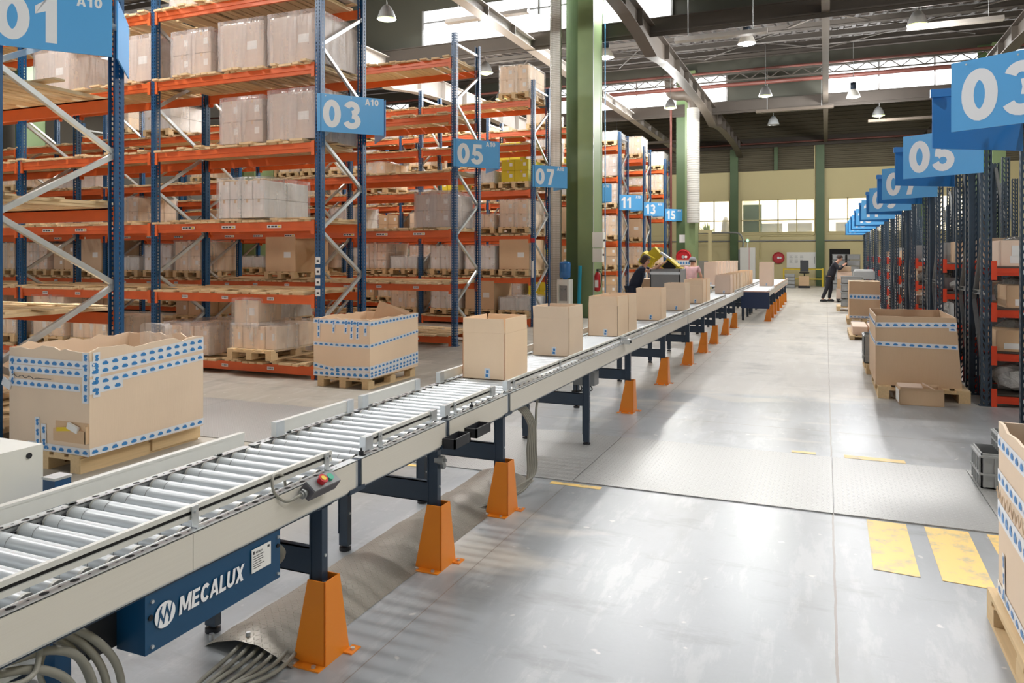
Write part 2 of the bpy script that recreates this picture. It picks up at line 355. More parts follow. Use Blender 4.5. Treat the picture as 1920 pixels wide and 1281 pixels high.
for i, (x0, x1) in enumerate(WINS):
    f = MB(); w = .05
    for (a, c, e, g) in ((x0, x1, ZW0, ZW0+w), (x0, x1, ZW1-w, ZW1), (x0, x0+w, ZW0, ZW1), (x1-w, x1, ZW0, ZW1), (x0, x1, 3.72, 3.78)): f.box(a, c, YB-.02, YB+.1, e, g)
    nm = max(1, round((x1-x0)/1.02))
    for q in range(1, nm): f.box(x0+(x1-x0)*q/nm-.03, x0+(x1-x0)*q/nm+.03, YB-.02, YB+.1, ZW0, ZW1)
    wo = struct('window_%d' % (i+1), f, M['beigewall'])
    MB().box(x0+w, x1-w, YB+.04, YB+.05, ZW0+w, ZW1-w).build('pane', M['glass'], wo)
# lit offices behind those windows
struct('wall_office_back', MB().box(XL+20, XR, YB+3.4, YB+3.5, 2.2, 5.6), M['carpet']); struct('floor_office', MB().box(XL+20, XR, YB+.2, YB+3.4, 2.2, 2.3), M['carpet']); struct('ceiling_office', MB().box(XL+20, XR, YB+.2, YB+3.4, 5.5, 5.6), M['carpet'])
for x in (-11, -4.85, -.2, 4.7, 8.6): struct('wall_office_side', MB().box(x, x+.12, YB+.2, YB+3.4, 2.3, 5.5), M['carpet'])
for x in (-6.0, -2.5, 2.0, 6.7): area('office_light', (x, YB+1.7, 5.45), 2.6, 1.6, 170, (0, 0, 0), (1, .96, .88))
def desk(x, label):
    t = thing('office_desk', label, 'desk', (x, YB+1.0, 2.31))
    MB().box(-.7, .7, -.35, .35, .72, .76).build('desktop', M['beigewall'], t)
    for sx in (-.65, .65): MB().box(sx-.03, sx+.03, -.3, .3, 0, .72).build('leg', M['galvd'], t)
    MB().box(-.66, .66, .3, .33, .72, 1.3).build('divider', M['galvd'], t)
desk(-3.0, 'office desk with low divider behind middle windows, left one'); desk(-1.4, 'office desk with low divider behind middle windows, right one')
desk(1.2, 'office desk behind the window right of the green wall column')
b = MB(); b.box(-4.5, -3.45, YB+.5, YB+.56, 2.3, 4.7)
tag(b.build('room_divider', M['greend']), 'grey green screen panel standing behind left part of middle office windows', 'screen')
t = thing('coat_stand', 'dark coat hanging on a stand behind the leftmost office window', 'coat stand', (-5.55, YB+.9, 2.3))
MB().cyl((0, 0, 0), (0, 0, 1.75), .02).cyl((0, 0, 0), (0, 0, .03), .2, 12).build('stand', M['black'], t)
MB().lathe([(.05, 1.75), (.12, 1.68), (.2, 1.4), (.24, 1.0), (.26, .75), (.02, .74)], n=12).build('coat', M['cloth_grey'], t)
t = thing('potted_plant', 'leafy potted plant behind leftmost office window beside coat stand', 'plant', (-6.6, YB+.8, 2.31)); t.scale = (1.5, 1.5, 1.9)
MB().lathe([(.1, 0), (.15, .28), (.13, .28), (.02, .26)], n=12).build('pot', M['paper'], t)
b = MB()
for q in range(40):
    a = random.random()*6.28; e = random.uniform(.3, 1.3); l = random.uniform(.3, .6); w = .04
    p = Vector((cos(a)*cos(e), sin(a)*cos(e), sin(e))); s = Vector((-sin(a), cos(a), 0))*w; c = Vector((0, 0, .25))
    b.add([c, c+p*l*.6+s, c+p*l, c+p*l*.6-s], [(0, 1, 2, 3)], 0)
b.build('foliage', M['green'], t)
# ---- roof sheds: sheet rises away from the camera to a ridge, glazing drops from ridge to valley
RV, RR = 8.25, 10.45
edges = [-16.8, -4.1, 8.6, 21.3, 34.0, 46.7]
b = MB()
for i in range(5):
    y0, y1 = edges[i], edges[i+1]
    x = XL; pr_ = []
    while x < XR:
        for dx, dz in ((0, 0), (.2, 0), (.23, .07), (.34, .07)): pr_.append((x+dx, dz))
        x += .37
    v = [(x_, y0, RV+z_) for x_, z_ in pr_]+[(x_, y1, RR+z_) for x_, z_ in pr_]; n_ = len(pr_)
    b.add(v, [(q, q+1, n_+q+1, n_+q) for q in range(n_-1)])
    b.hexa([(XL, y0, RV+.09), (XR, y0, RV+.09), (XR, y1, RR+.09), (XL, y1, RR+.09), (XL, y0, RV+.14), (XR, y0, RV+.14), (XR, y1, RR+.14), (XL, y1, RR+.14)])
struct('ceiling', b, simple('dark_roof_sheet', L(70, 62, 56), .75, 0, .15, .8))
n = 0
for gi, gy in enumerate(edges[1:5]):
    # solid fascia above and below the glass, and between glazed bays
    b = MB(); b.box(XL, XR, gy-.04, gy, 9.62, RR+.08); b.box(XL, XR, gy-.04, gy, RV-.05, 8.5)
    xs = [XL]+[q for w in BAYS for q in w]+[XR]
    for i in range(0, len(xs), 2): b.box(xs[i], xs[i+1], gy-.04, gy, 8.5, 9.62)
    n += 1; struct('trim_%d' % (n+1), b, M['steelgrn'])
    for x0, x1 in BAYS:
        f = MB()
        for q in range(0, 5): xx = x0+(x1-x0)*q/4; f.box(xx-.03, xx+.03, gy-.1, gy-.02, 8.5, 9.62)
        f.box(x0, x1, gy-.09, gy-.04, 9.2, 9.24)
        wo = struct('window_%d' % (4+3*(n-1)+BAYS.index((x0, x1))+1), f, M['galvd'])
        MB().box(x0, x1, gy-.03, gy-.02, 8.5, 9.62).build('pane', M['sky'], wo)
# ---- girders, purlins, bracing
def girder(x, h, mat, label, y0=-4, y1=45.5, w=.3, z=8.2, arch=.0):
    t = thing('roof_girder', label, 'girder', (x, 0, 0))
    b = MB(); N = 5
    for e in range(1, 5):
        ya, yb = max(y0, edges[e]), min(y1, edges[e+1])
        if yb <= ya: continue
        for k in range(8):
            a0 = ya+(yb-ya)*k/8; a1 = ya+(yb-ya)*(k+1)/8
            za = z-h-arch*(abs(2*k/8-1)**3); zb = z-h-arch*(abs(2*(k+1)/8-1)**3)
            b.hexa([(-.02, a0, za), (.02, a0, za), (.02, a1, zb), (-.02, a1, zb), (-.02, a0, z), (.02, a0, z), (.02, a1, z), (-.02, a1, z)])
            b.hexa([(-w/2, a0, za-.02), (w/2, a0, za-.02), (w/2, a1, zb-.02), (-w/2, a1, zb-.02), (-w/2, a0, za), (w/2, a0, za), (w/2, a1, zb), (-w/2, a1, zb)])
        for k in range(1, 7): b.box(-w/2, w/2, ya+(yb-ya)*k/7-.01, ya+(yb-ya)*k/7+.01, z-h, z)
    b.box(-w/2, w/2, y0, y1, z, z+.03)
    b.build('girder_beam', mat, t); return t
girder(-17.8, .4, M['girder'], 'deep steel roof girder over the racks above the far left column', arch=.3)
girder(-13.3, .6, M['girderl'], 'pale deep haunched roof girder above the rack signed 05', arch=.35, w=.34)
girder(-8.2, .26, M['girderl'], 'slim pale roof girder passing in front of the left skylight')
girder(-4.6, .42, M['girder'], 'brown grey roof girder running over both big green columns', arch=.35, w=.34)
girder(0.0, .16, M['girder'], 'slim roof girder seen end on above the middle of the aisle', w=.2)
girder(5.0, .42, M['girder'], 'deep roof girder above the right hand rack signs', arch=.3, w=.34)
k = 0
for e in range(1, 5):
    y0, y1 = edges[e], edges[e+1]
    for q in (1, 2, 3, 4):
        y = y0+(y1-y0)*q/4.3; z = RV+(RR-RV)*q/4.3
        if y > 45: continue
        nm = {1: 'first', 2: 'second', 3: 'third', 4: 'fourth'}
        tag(MB().box(XL, XR, y-.05, y+.05, z-.2, z-.03).box(XL, XR, y-.09, y+.09, z-.21, z-.19).build('purlin', M['purlin']),
            'roof purlin, %s beyond the %s row of roof glazing' % (nm[q], ('near', 'second', 'third', 'farthest')[e-1]), 'purlin', 'purlins under the roof sheets')
    t = thing('roof_bracing', 'crossed thin brace rods under the roof in %s shed' % ('near', 'second', 'third', 'farthest')[e-1], 'bracing', (0, y0, 0))
    for x0, x1 in ((-13.3, -8.2), (-8.2, -4.6), (-4.6, 0), (0, 5)):
        for s in (0, 1):
            MB().cyl((x0 if s else x1, .6, RV+.0), (x1 if s else x0, y1-y0-2.4, RR-.65), .025, 6).build('rod', M['purlin'], t)
for i, y in enumerate((21.1, 33.8, 8.4, 45.3)):
    tag(MB().box(XL, XR, y-.12, y, 8.0, 8.04).box(XL, XR, y-.07, y-.05, 7.9, 8.4).box(XL, XR, y-.12, y, 8.4, 8.43).build('valley_beam', M['purlin']),
        'long valley beam across the hall under the %s glazing' % ('second', 'third', 'near', 'farthest')[i], 'beam')
for i, y in enumerate((33.0,)):   # service pipes and lattice below the glazing
    tag(MB().cyl((XL, y, 8.98), (XR, y, 8.98), .09, 8).build('sprinkler_pipe', M['redpipe']), 'red brown sprinkler pipe crossing the far skylights', 'pipe')
t = thing('lattice_beam', 'thin lattice beam hung in front of the far skylights', 'beam', (0, 32.6, 9.04))
b = MB(); b.box(XL, XR, -.03, .03, 0, .05); b.box(XL, XR, -.03, .03, .3, .35)
for q in range(110): x = XL+q*.4; b.bar((x, 0, .03 if q % 2 else .32), (x+.4, 0, .32 if q % 2 else .03), .035, .035)
b.build('lattice', M['purlin'], t)
for i, (y, z) in enumerate(((44.9, 8.1), (30.2, 8.9))):
    tag(MB().cyl((XL, y, z), (XR, y, z), .05, 8).build('sprinkler_pipe', M['redpipe']), 'red brown pipe under the roof, %s' % ('near the back wall', 'ahead of the far skylights')[i], 'pipe')
for i, (x, y, z, l) in enumerate(((-9.0, 19.6, 8.55, 2.6), (-2.6, 20.6, 7.55, 2.4), (3.1, 22.5, 7.75, 2.2), (-1.2, 33, 7.7, 3), (3.2, 36, 7.5, 3), (-8.6, 38, 7.4, 4))):
    t = thing('tube_light_trough', ['unlit trough light in front of the left skylight', 'unlit trough light right of the farther green column', 'unlit trough light above the sign 03 on the right', 'unlit trough light left of the bright white lamp', 'unlit trough light below the right skylight strip', 'unlit trough light above the left racks at the far end'][i], 'light', (x, y, z))
    MB().prism([(-.12, 0), (.12, 0), (.06, .12), (-.06, .12)], lambda u, v, w: (w, u, v), -l/2, l/2).build('housing', M['girderl' if i < 3 else 'girder'], t)
    for s in (-l*.35, l*.35): MB().cyl((s, 0, .1), (s, 0, 1.9), .01, 5).build('hanger', M['galvd'], t)
# ---- high bay lamps
def lamp(px, X, Y, Z, kind, label, r=.25):
    t = thing('high_bay_lamp', label, 'lamp', (X, Y, Z))
    if kind == 'white':
        MB().lathe([(.06, .3), (.1, .28), (.11, .55), (.02, .57)], n=16).build('ballast', M['navy'], t)
        MB().lathe([(r, 0), (r*.96, .06), (r*.7, .2), (.09, .3), (.085, .3), (r*.66, .19), (r*.9, .05), (r*.95, 0)], n=24).build('reflector', M['white'], t)
    else:
        MB().lathe([(r, 0), (r*.97, .04), (r*.75, .2), (r*.45, .33), (.05, .38), (.04, .36), (r*.42, .31), (r*.7, .18), (r*.94, .03)], n=24).build('reflector', M['galv'], t)
    MB().cyl((0, 0, .35), (0, 0, 10.3-Z if Z < 9 else .7), .012, 6).build('hanger', M['galvd'], t)
    if kind != 'off':
        MB().lathe([(0.01, -.05), (r*.5, -.045), (r*.85, -.012), (r*.93, .02), (.01, .03)], n=24).build('diffuser', M['lampw' if kind == 'white' else 'lampy'], t)
        l = bpy.data.lights.new('lamp_light', 'POINT'); l.energy = 230 if 'deep' in label else 420; l.shadow_soft_size = .2; l.color = (1, 1, 1) if kind == 'white' else (1, .985, .95)
        o = bpy.data.objects.new('lamp_light', l); COL.objects.link(o); o.location = (X, Y, Z-.27)
def cam_pt(px, py, z):
    u = (px-960)/1405; v = (478-py)/1405; a = math.atan(588/1405); t = (z-1.75)/v
    return ((-sin(a)+u*cos(a))*t, (cos(a)+u*sin(a))*t, z)
for px, py, z, kd, lb in ((725, 36, 8.0, 'y', 'big lit yellow green bell lamp between rack 03 and left skylight'), (1720, 47, 7.7, 'y', 'lit yellow bell lamp highest on the right above signs'),
        (1400, 82, 7.9, 'white', 'bright white lamp with dark ballast left of the aisle centre'), (1136, 108, 7.9, 'white', 'bright white lamp beside right edge of the big green column'),
        (1600, 182, 7.8, 'white', 'bright white lamp hanging in front of the right skylight strip'), (1647, 217, 7.6, 'y', 'small lit yellow lamp below the right skylight strip'),
        (1435, 180, 7.8, 'y', 'lit yellow lamp under the trough light right of farther column'), (1257, 203, 7.7, 'y', 'small yellow lamp at left edge of the farther green column'),
        (1450, 234, 7.5, 'off', 'unlit grey bell lamp above the back wall windows'), (910, 137, 7.8, 'y', 'lit yellow lamp behind the upright of rack 05'),
        (965, 263, 7.6, 'y', 'low yellow lamp between the racks signed 05 and 07'), (705, 158, 7.7, 'y', 'small yellow lamp just right of rack 03 upright')):
    X, Y, Z = cam_pt(px, py, z); lamp(px, X, Y, Z, kd, lb)
for i, (x, y) in enumerate(((-11, 3.0), (4.5, 3.4), (-11, 7.1), (-19, 11.2), (-12.5, 15.6), (-20, 19.2), (5, 11.5), (-12, 27.6))):  # lamps added to fill the hall and rack aisles with light
    lamp(0, x, y, 8.0, 'y', 'yellow bell lamp hanging above the hall, %s' % ('in front of the nearest left rack', 'above near right pallet box', 'between nearest and second left racks', 'deep between second and third racks', 'deep between third and fourth racks', 'deep between fourth and fifth racks', 'above right shelving', 'deep between fifth and sixth racks')[i])
# ---- green columns
def column(x, y, label, full=True):
    t = thing('steel_column', label, 'column', (x, y, 0))
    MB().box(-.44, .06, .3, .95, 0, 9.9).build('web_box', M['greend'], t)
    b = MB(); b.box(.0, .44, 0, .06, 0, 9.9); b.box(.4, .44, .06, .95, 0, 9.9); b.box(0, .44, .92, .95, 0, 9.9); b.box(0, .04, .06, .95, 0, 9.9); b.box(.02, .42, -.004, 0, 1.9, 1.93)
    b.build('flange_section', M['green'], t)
    MB().box(-.45, .48, -.05, 1.0, 0, .02).build('base_plate', M['greend'], t)
    return t
c1 = column(-6.38, 20.0, 'big green steel column beside the water cooler, nearest and widest')
MB().box(.44, .452, .0, .03, .0, 9.9).build('edge_strip', M['galv'], c1)
tag(MB().cyl((-5.86, 20.95, 0), (-5.86, 20.95, 9.7), .016, 8).build('vertical_pipe', M['signblue']), 'thin blue pipe running up right edge of nearest column', 'pipe')
c2 = column(-5.75, 33.6, 'second big green steel column with white spiral duct in front')
column(-17.8, 19.5, 'green steel column showing between beams of rack 03'); column(-29.2, 19.5, 'green steel column at far left behind the racks')
column(5.9, 33.6, 'green steel column behind the right hand shelving rows')
for i, x in enumerate((-4.93, -2.62, -.28, 4.7)):
    w = .22 if i != 1 else .1; zb = 0 if i != 1 else 6.6
    tag(MB().box(x-w, x+w, YB-.3, YB-.26, zb, 8.4).box(x-.03, x+.03, YB-.26, YB-.1, zb, 8.4).box(x-w, x+w, YB-.1, YB-.07, zb, 8.4).build('wall_column', M['greend']),
        ('green wall column at back between left and middle windows', 'slim green wall post high above the middle windows', 'green wall column at back right of the whiteboard', 'green wall column at back behind the right signs')[i], 'column')
# cable tray with wire mesh left of column 1
t = thing('cable_tray', 'tall grey wire mesh cable tray on left side of nearest column', 'cable tray', (-7.01, 19.9, 0))
b = MB(); b.box(-.16, -.15, 0, .08, 0, 9.9); b.box(.15, .16, 0, .08, 0, 9.9)
for q in range(198): b.box(-.15, .15, -.004, .004, q*.05, q*.05+.008)
for q in range(9): b.box(-.15+q*.0375-.003, -.15+q*.0375+.003, -.006, .002, 0, 9.9)
b.build('wire_mesh', M['mesh'], t)
MB().box(-.14, .14, .03, .06, 0, 9.9).build('cables', M['paper'], t)
# spiral duct on column 2 with elbow
b = MB(); b.cyl((-5.33, 33.25, 3.15), (-5.33, 33.25, 8.15), .27, 20, cap=True)
tag(b.build('ventilation_duct', M['duct']), 'white ribbed vertical ventilation duct before the second column', 'duct')
tag(MB().tube(spline([(-5.33, 33.25, 8.1), (-5.36, 33.25, 8.5), (-5.65, 33.25, 8.75), (-6.1, 33.25, 8.8), (-6.35, 33.25, 9.05), (-6.4, 33.25, 9.7)]), .24, 14).build('duct_elbow', M['girder']), 'grey bent duct piece joining the white duct at the roof', 'duct')
tag(MB().cyl((-6.35, 33.5, 0), (-6.35, 33.5, 8.6), .05, 8).build('vertical_pipe', M['redpipe']), 'red brown pipe up left side of second column', 'pipe')
# column fittings
def reel(loc, label):
    t = thing('hose_reel', label, 'hose reel', loc)
    MB().cyl((0, -.12, 0), (0, .0, 0), .33, 28).build('drum', M['red'], t)
    b = MB(); b.tube([(.29*cos(a/10*pi), -.14, .29*sin(a/10*pi)) for a in range(21)], .03, 8); b.build('rim', M['red'], t)
    MB().cyl((0, -.16, 0), (0, -.11, 0), .07, 12).build('hub', M['galv'], t)
    MB().cbox((.12, -.135, .0), (.1, .01, .1), ry=.78).build('label_plate', M['paper'], t)
reel((-5.8, 33.585, 1.66), 'red fire hose reel on the second green column'); reel((-2.49, YB-.05, 1.58), 'red fire hose reel on back wall left of the whiteboard')
t = thing('notice_sheet', 'white notice sheet on the second column above hose reel', 'notice', (-5.95, 33.9, 0)); MB().box(-.1, .15, -.01, 0, 2.3, 2.65).build('sheet', M['paper'], t)
t = thing('fire_extinguisher', 'red fire extinguisher on right side of nearest column', 'fire extinguisher', (-5.83, 20.06, .75))
MB().lathe([(0, -.02), (.08, 0), (.085, .05), (.085, .42), (.06, .5), (.03, .53), (0, .53)], n=16).build('cylinder', M['red'], t)
MB().cbox((0, 0, .57), (.05, .05, .07)).cbox((.05, 0, .6), (.12, .02, .02)).build('valve', M['black'], t)
MB().tube(spline([(.03, 0, .56), (.12, -.02, .5), (.12, -.03, .3), (.1, -.03, .1)]), .012).build('hose', M['black'], t)
MB().box(-.05, .05, -.09, -.086, .1, .3).build('label_plate', M['paper'], t)
t = thing('switch_cabinet', 'pale grey control box on nearest column, upper of two', 'control box', (-5.8, 20.02, 1.95)); MB().box(-.13, .17, -.12, .1, 0, .42).build('housing', M['white'], t); MB().cyl((.18, -.05, .2), (.2, -.05, .2), .03).build('knob', M['black'], t)
t = thing('switch_cabinet', 'pale grey control box on nearest column, lower of two', 'control box', (-5.8, 20.02, 1.55)); MB().box(-.13, .14, -.1, .1, 0, .38).build('housing', M['white'], t); MB().cyl((.15, -.05, .2), (.18, -.05, .2), .03).build('knob', M['black'], t)
t = thing('water_cooler', 'white water cooler with blue bottle at foot of nearest column', 'water cooler', (-6.55, 19.4, 0))
b = MB(); b.box(-.17, .17, -.16, .16, 0, 1.08); b.box(-.17, -.12, -.19, -.16, 0, 1.08); b.box(.12, .17, -.19, -.16, 0, 1.08); b.box(-.12, .12, -.19, -.16, 0, .45); b.box(-.12, .12, -.19, -.16, .95, 1.08); b.build('body', M['white'], t)
MB().box(-.11, .11, -.165, -.161, .5, .92).build('recess', M['galvd'], t)
for s in (-.05, .05): MB().cbox((s, -.19, .82), (.03, .05, .03)).build('tap', M['grey'], t)
k = NT('blue_water_bottle'); k.fin(L(60, 130, 200), .1); k.b.inputs['Transmission Weight'].default_value = .35
MB().lathe([(.05, 1.06), (.06, 1.1), (.15, 1.14), (.155, 1.26), (.145, 1.28), (.155, 1.3), (.155, 1.5), (.14, 1.56), (.02, 1.57)], n=20).build('bottle', k.mat, t)
tag(MB().cyl((0, 0, 0), (.04, .02, 1.45), .05, 10).build('rolled_sheet', simple('turquoise_plastic', L(20, 150, 180), .4), None, (-6.28, 19.75, 0)), 'turquoise rolled tube leaning beside the water cooler', 'tube')
# ---- things along the back wall
t = thing('whiteboard', 'white notice board with faint handwriting hanging on the back wall', 'whiteboard', (-1.1, YB-.06, 1.0))
MB().box(-.95, .9, 0, .04, 0, .9).build('board', M['paper'], t); b = MB()
for r in range(7):
    for c in range(3): b.box(-.8+c*.28, -.62+c*.28-random.random()*.06, -.004, 0, .3+r*.07, .315+r*.07)
b.build('handwriting', M['grey'], t); b = MB(); b.box(.5, .53, -.01, 0, .25, .65); b.box(.6, .82, -.01, 0, .25, .27); b.box(.6, .82, -.01, 0, .6, .62); b.box(.8, .82, -.01, 0, .25, .62); b.build('drawn_frame', M['ink'], t)
t = thing('guard_rail', 'yellow tubular guard rail below the whiteboard', 'rail', (-1.1, YB-1.3, 0))
for x in (-1.05, .95): MB().box(x-.04, x+.04, -.04, .04, 0, 1.02).build('post', M['yellow'], t)
for z in (.42, .96): MB().box(-1.05, .95, -.03, .03, z-.03, z+.03).build('rail', M['yellow'], t)
t = thing('office_chair', 'black office chair in front of yellow guard rail', 'chair', (-1.05, 43.0, .0))
MB().lathe([(.02, .75), (.24, .76), (.26, .8), (.22, .83), (.01, .84)], n=16).build('seat', M['black'], t); MB().cbox((0, .2, 1.15), (.42, .07, .6), rx=-.12).build('backrest', M['black'], t); MB().cyl((0, 0, .1), (0, 0, .75), .03).build('stem', M['black'], t)
for a in range(5): MB().bar((0, 0, .1), (.28*cos(a*1.257), .28*sin(a*1.257), .05), .04, .03).build('leg', M['black'], t)
def totes_stack(name, loc, n, label, w=.6, d=.4, h=.22, mat='tote'):
    for q in range(n):
        t = thing('plastic_tote', label % ('bottom', 'second from bottom', 'third from bottom', 'fourth from bottom', 'fifth from bottom', 'topmost')[q if n > 1 else 5] if '%s' in label else label, 'tote', (loc[0], loc[1], loc[2]+q*h), 0, name)
        b = MB(); b.box(-w/2, w/2, -d/2, d/2, 0, .012)
        for s in (-1, 1): b.box(min(s*w/2, s*(w/2-.012)), max(s*w/2, s*(w/2-.012)), -d/2, d/2, 0, h-.02); b.box(-w/2, w/2, min(s*d/2, s*(d/2-.012)), max(s*d/2, s*(d/2-.012)), 0, h-.02)
        for k in range(6): x = -w/2+w*(k+.5)/6; b.box(x-.008, x+.008, -d/2-.012, -d/2, 0, h-.04)
        b.build('body', M[mat], t); MB().box(-w/2-.015, w/2+.015, -d/2-.015, -d/2, h-.05, h-.02).box(-w/2-.015, -w/2, -d/2, d/2, h-.05, h-.02).box(w/2, w/2+.015, -d/2, d/2, h-.05, h-.02).build('rim', M[mat], t)
totes_stack('grey totes by the yellow rail', (-1.75, 42.6, 0), 4, 'grey tote in stack beside black office chair, %s', .5, .4, .19)
totes_stack('grey totes on black trolley', (.62, 41.5, 0), 6, 'grey tote in tall stack behind the man in black, %s', .6, .4, .3)
totes_stack('grey totes in right column', (1.3, 41.5, 0), 6, 'grey tote in tall stack behind far racks, %s', .6, .4, .3)
t = thing('carton', 'yellowish carton with film at foot of black office chair', 'box', (-1.05, 42.55, 0)); MB().box(-.25, .25, -.2, .2, .12, .62).build('carton_body', M['cardd'], t); MB().box(-.28, .28, -.22, .22, 0, .1).build('trolley_base', M['black'], t)
struct('door_1', MB().box(.2, 1.25, YB-.03, YB-.005, 0, 2.08), M['dark'])
struct('door_2', MB().box(-5.1+.35, -4.45, YB-.03, YB-.005, 0, 2.05), M['galvd'])
struct('door_3', MB().box(-7.9, -7.1, YB-.03, YB-.005, 0, 2.05), M['grey'])
t = thing('electrical_cabinet', 'tall white electrical cabinet with green lamp on top', 'cabinet', (-4.0, 43.5, 0))
MB().box(-.38, .1, -.3, .3, 0, 2.15).build('cabinet_body', M['white'], t); MB().box(.12, .42, -.3, .3, 0, 2.15).build('side_cabinet', M['white'], t); MB().box(.1, .12, -.31, .3, 0, 2.15).build('red_seam', M['red'], t)
MB().cyl((-.0, 0, 2.15), (0, 0, 2.5), .03).build('lamp_stem', M['white'], t); MB().lathe([(.01, 2.62), (.06, 2.6), (.06, 2.5), (.01, 2.5)], n=12).build('green_lamp', M['ledgreen'], t)
tag(MB().tube(spline([(-3.9-.35, 43.5, 2.2), (-4.25, 43.5, 2.6), (-4.5, 43.6, 2.95), (-5.2, 43.6, 3.0), (-7.2, 43.6, 3.0)]), .05, 8).build('conduit_pipe', M['galvd']), 'grey conduit rising from white cabinet and running left', 'pipe')
tag(MB().tube([(-3.5, YB-.05, 1.5), (-3.5, YB-.05, 2.75), (-3.4, YB-.05, 2.85), (-.66, YB-.05, 2.85), (-.56, YB-.05, 2.95), (-.56, YB-.12, 8.0)], .035, 8).build('conduit_pipe', M['beigewall']), 'beige pipe along back wall under the middle windows', 'pipe')
tag(MB().cyl((XL, YB-.08, 2.55), (XR, YB-.08, 2.55), .035, 8).build('conduit_pipe', M['galvd']), 'long horizontal grey pipe across the back wall', 'pipe')
t = thing('partition_frame', 'cream open door frame structure left of the white cabinet', 'frame', (-5.6, 38.5, 0))
for x in (0.25,): MB().box(x-.08, x+.08, -.08, .08, 0, 2.85).build('post', M['beigewall'], t)
MB().box(-1.2, .35, -.08, .08, 2.85, 3.0).build('header', M['beigewall'], t); MB().box(-.75, .17, .0, .03, 0, 1.45).build('mesh_panel', M['mesh'], t)
# ================================================================ PALLET RACKS ON THE LEFT
def post_mesh(name, h, mat, w=.1, d=.09, hole=(.014, .03), pitch=.05, slant=0.0, cols=(-.026, .026), side=True, up=1):
    """perforated C upright: front face at y=0 facing -Y (up=1), channel depth towards +Y"""
    b = MB(); n = int(h/pitch); hw = hole[0]/2
    def strip(x0, x1, f): b.quad(f(x0, 0), f(x1, 0), f(x1, h), f(x0, h))
    def face(cs, x0, x1, f):
        xs = [x0]
        for c in cs: xs += [c-hw, c+hw]
        xs.append(x1)
        for i in range(0, len(xs), 2): strip(xs[i], xs[i+1], f)
        for j, c in enumerate(cs):
            s = slant*(1 if j == 0 else -1)
            for k in range(n):
                z0 = k*pitch+hole[1]; z1 = (k+1)*pitch
                zz = [min(h, max(0, q)) for q in (z0+s-(.0), z0-s, z1-s, z1+s)]
                b.quad(f(c-hw, zz[0]), f(c+hw, zz[1]), f(c+hw, zz[2]), f(c-hw, zz[3]))
    face(cols, -w/2, w/2, lambda x, z: (x, 0, z))
    if side:
        for sx in (-1, 1):
            face((d/2,), 0, d, lambda y, z, sx=sx: (sx*w/2, y*up, z))
            b.quad((sx*w/2, d*up, 0), (sx*(w/2-.018), d*up, 0), (sx*(w/2-.018), d*up, h), (sx*w/2, d*up, h))
    b.box(-w/2-.02, w/2+.02, -.02 if up > 0 else -d-.02, d+.02 if up > 0 else .02, 0, .008)
    return b.mesh(name, mat)
BW = 3.12; X0 = -6.5; RD = 1.12
LVL = [.05, 1.05, 2.09, 3.2, 4.3, 5.38]; BH = .13
def dk(): return .022
ME = {}
def beam_mesh(L_, mat, key, h=.13, d=.05, cz=.2, top=True):
    if key in ME: return ME[key]
    b = MB(); b.box(.03, L_-.03, 0, d, h*.42, h); b.box(.03, L_-.03, d*.25, d, 0, h*.42); b.box(.03, L_-.03, -.004, d, h*.9, h)
    for x0, x1 in ((-.0, .055), (L_-.055, L_)):
        b.box(x0, x1, -.008, 0, -.05, cz-.05); b.box(x0, x0+.006, -.008, d, -.05, cz-.05) if x0 < .1 else b.box(x1-.006, x1, -.008, d, -.05, cz-.05)
    ME[key] = b.mesh('beam', mat); return ME[key]
def deck_mesh(v):
    key = 'deck%d' % v
    if key in ME: return ME[key]
    random.seed(30+v); b = MB(); x = .06
    while x < BW-.12:
        w = random.choice((.1, .1, .145, .22)); zz = random.choice((0, 0, .028)); e = random.uniform(-.03, .03); L2 = RD+random.uniform(.03, .12)
        if x+w > BW-.06: break
        b.box(x, x+w, -.09+e, -.09+e+L2+.06, zz, zz+.03)
        if zz: b.box(x+.01, x+w-.01, -.03, RD+.03, 0, .028)
        x += w+random.choice((.015, .02, .05, .09))
    for y in (.16, .55, .95): b.box(.08, BW-.08, y, y+.09, .05, .068)
    ME[key] = b.mesh('deck_boards', M['deck']); return ME[key]
BR = {}
def brace_mesh(a, c, mat):
    key = (round(a, 2), round(c, 2), RD)
    if key not in BR:
        b = MB(); p0 = Vector((0, .05, a)); p1 = Vector((0, RD-.05, c)); d = (p1-p0).normalized(); n = Vector((1, 0, 0)); u = n.cross(d)
        for (ox, oz, w, h) in ((0.02, 0, .004, .045), (0, .0225, .04, .004), (0, -.0225, .04, .004)):
            q0 = p0+n*ox+u*oz; q1 = p1+n*ox+u*oz; b.bar(q0, q1, w, h, up=tuple(u))
        BR[key] = b.mesh('brace', mat)
    return BR[key]
PM = post_mesh('post_front', 6.0, M['blue']); PMR = post_mesh('post_rear', 6.0, M['blue'], up=-1)
RH = 5.9
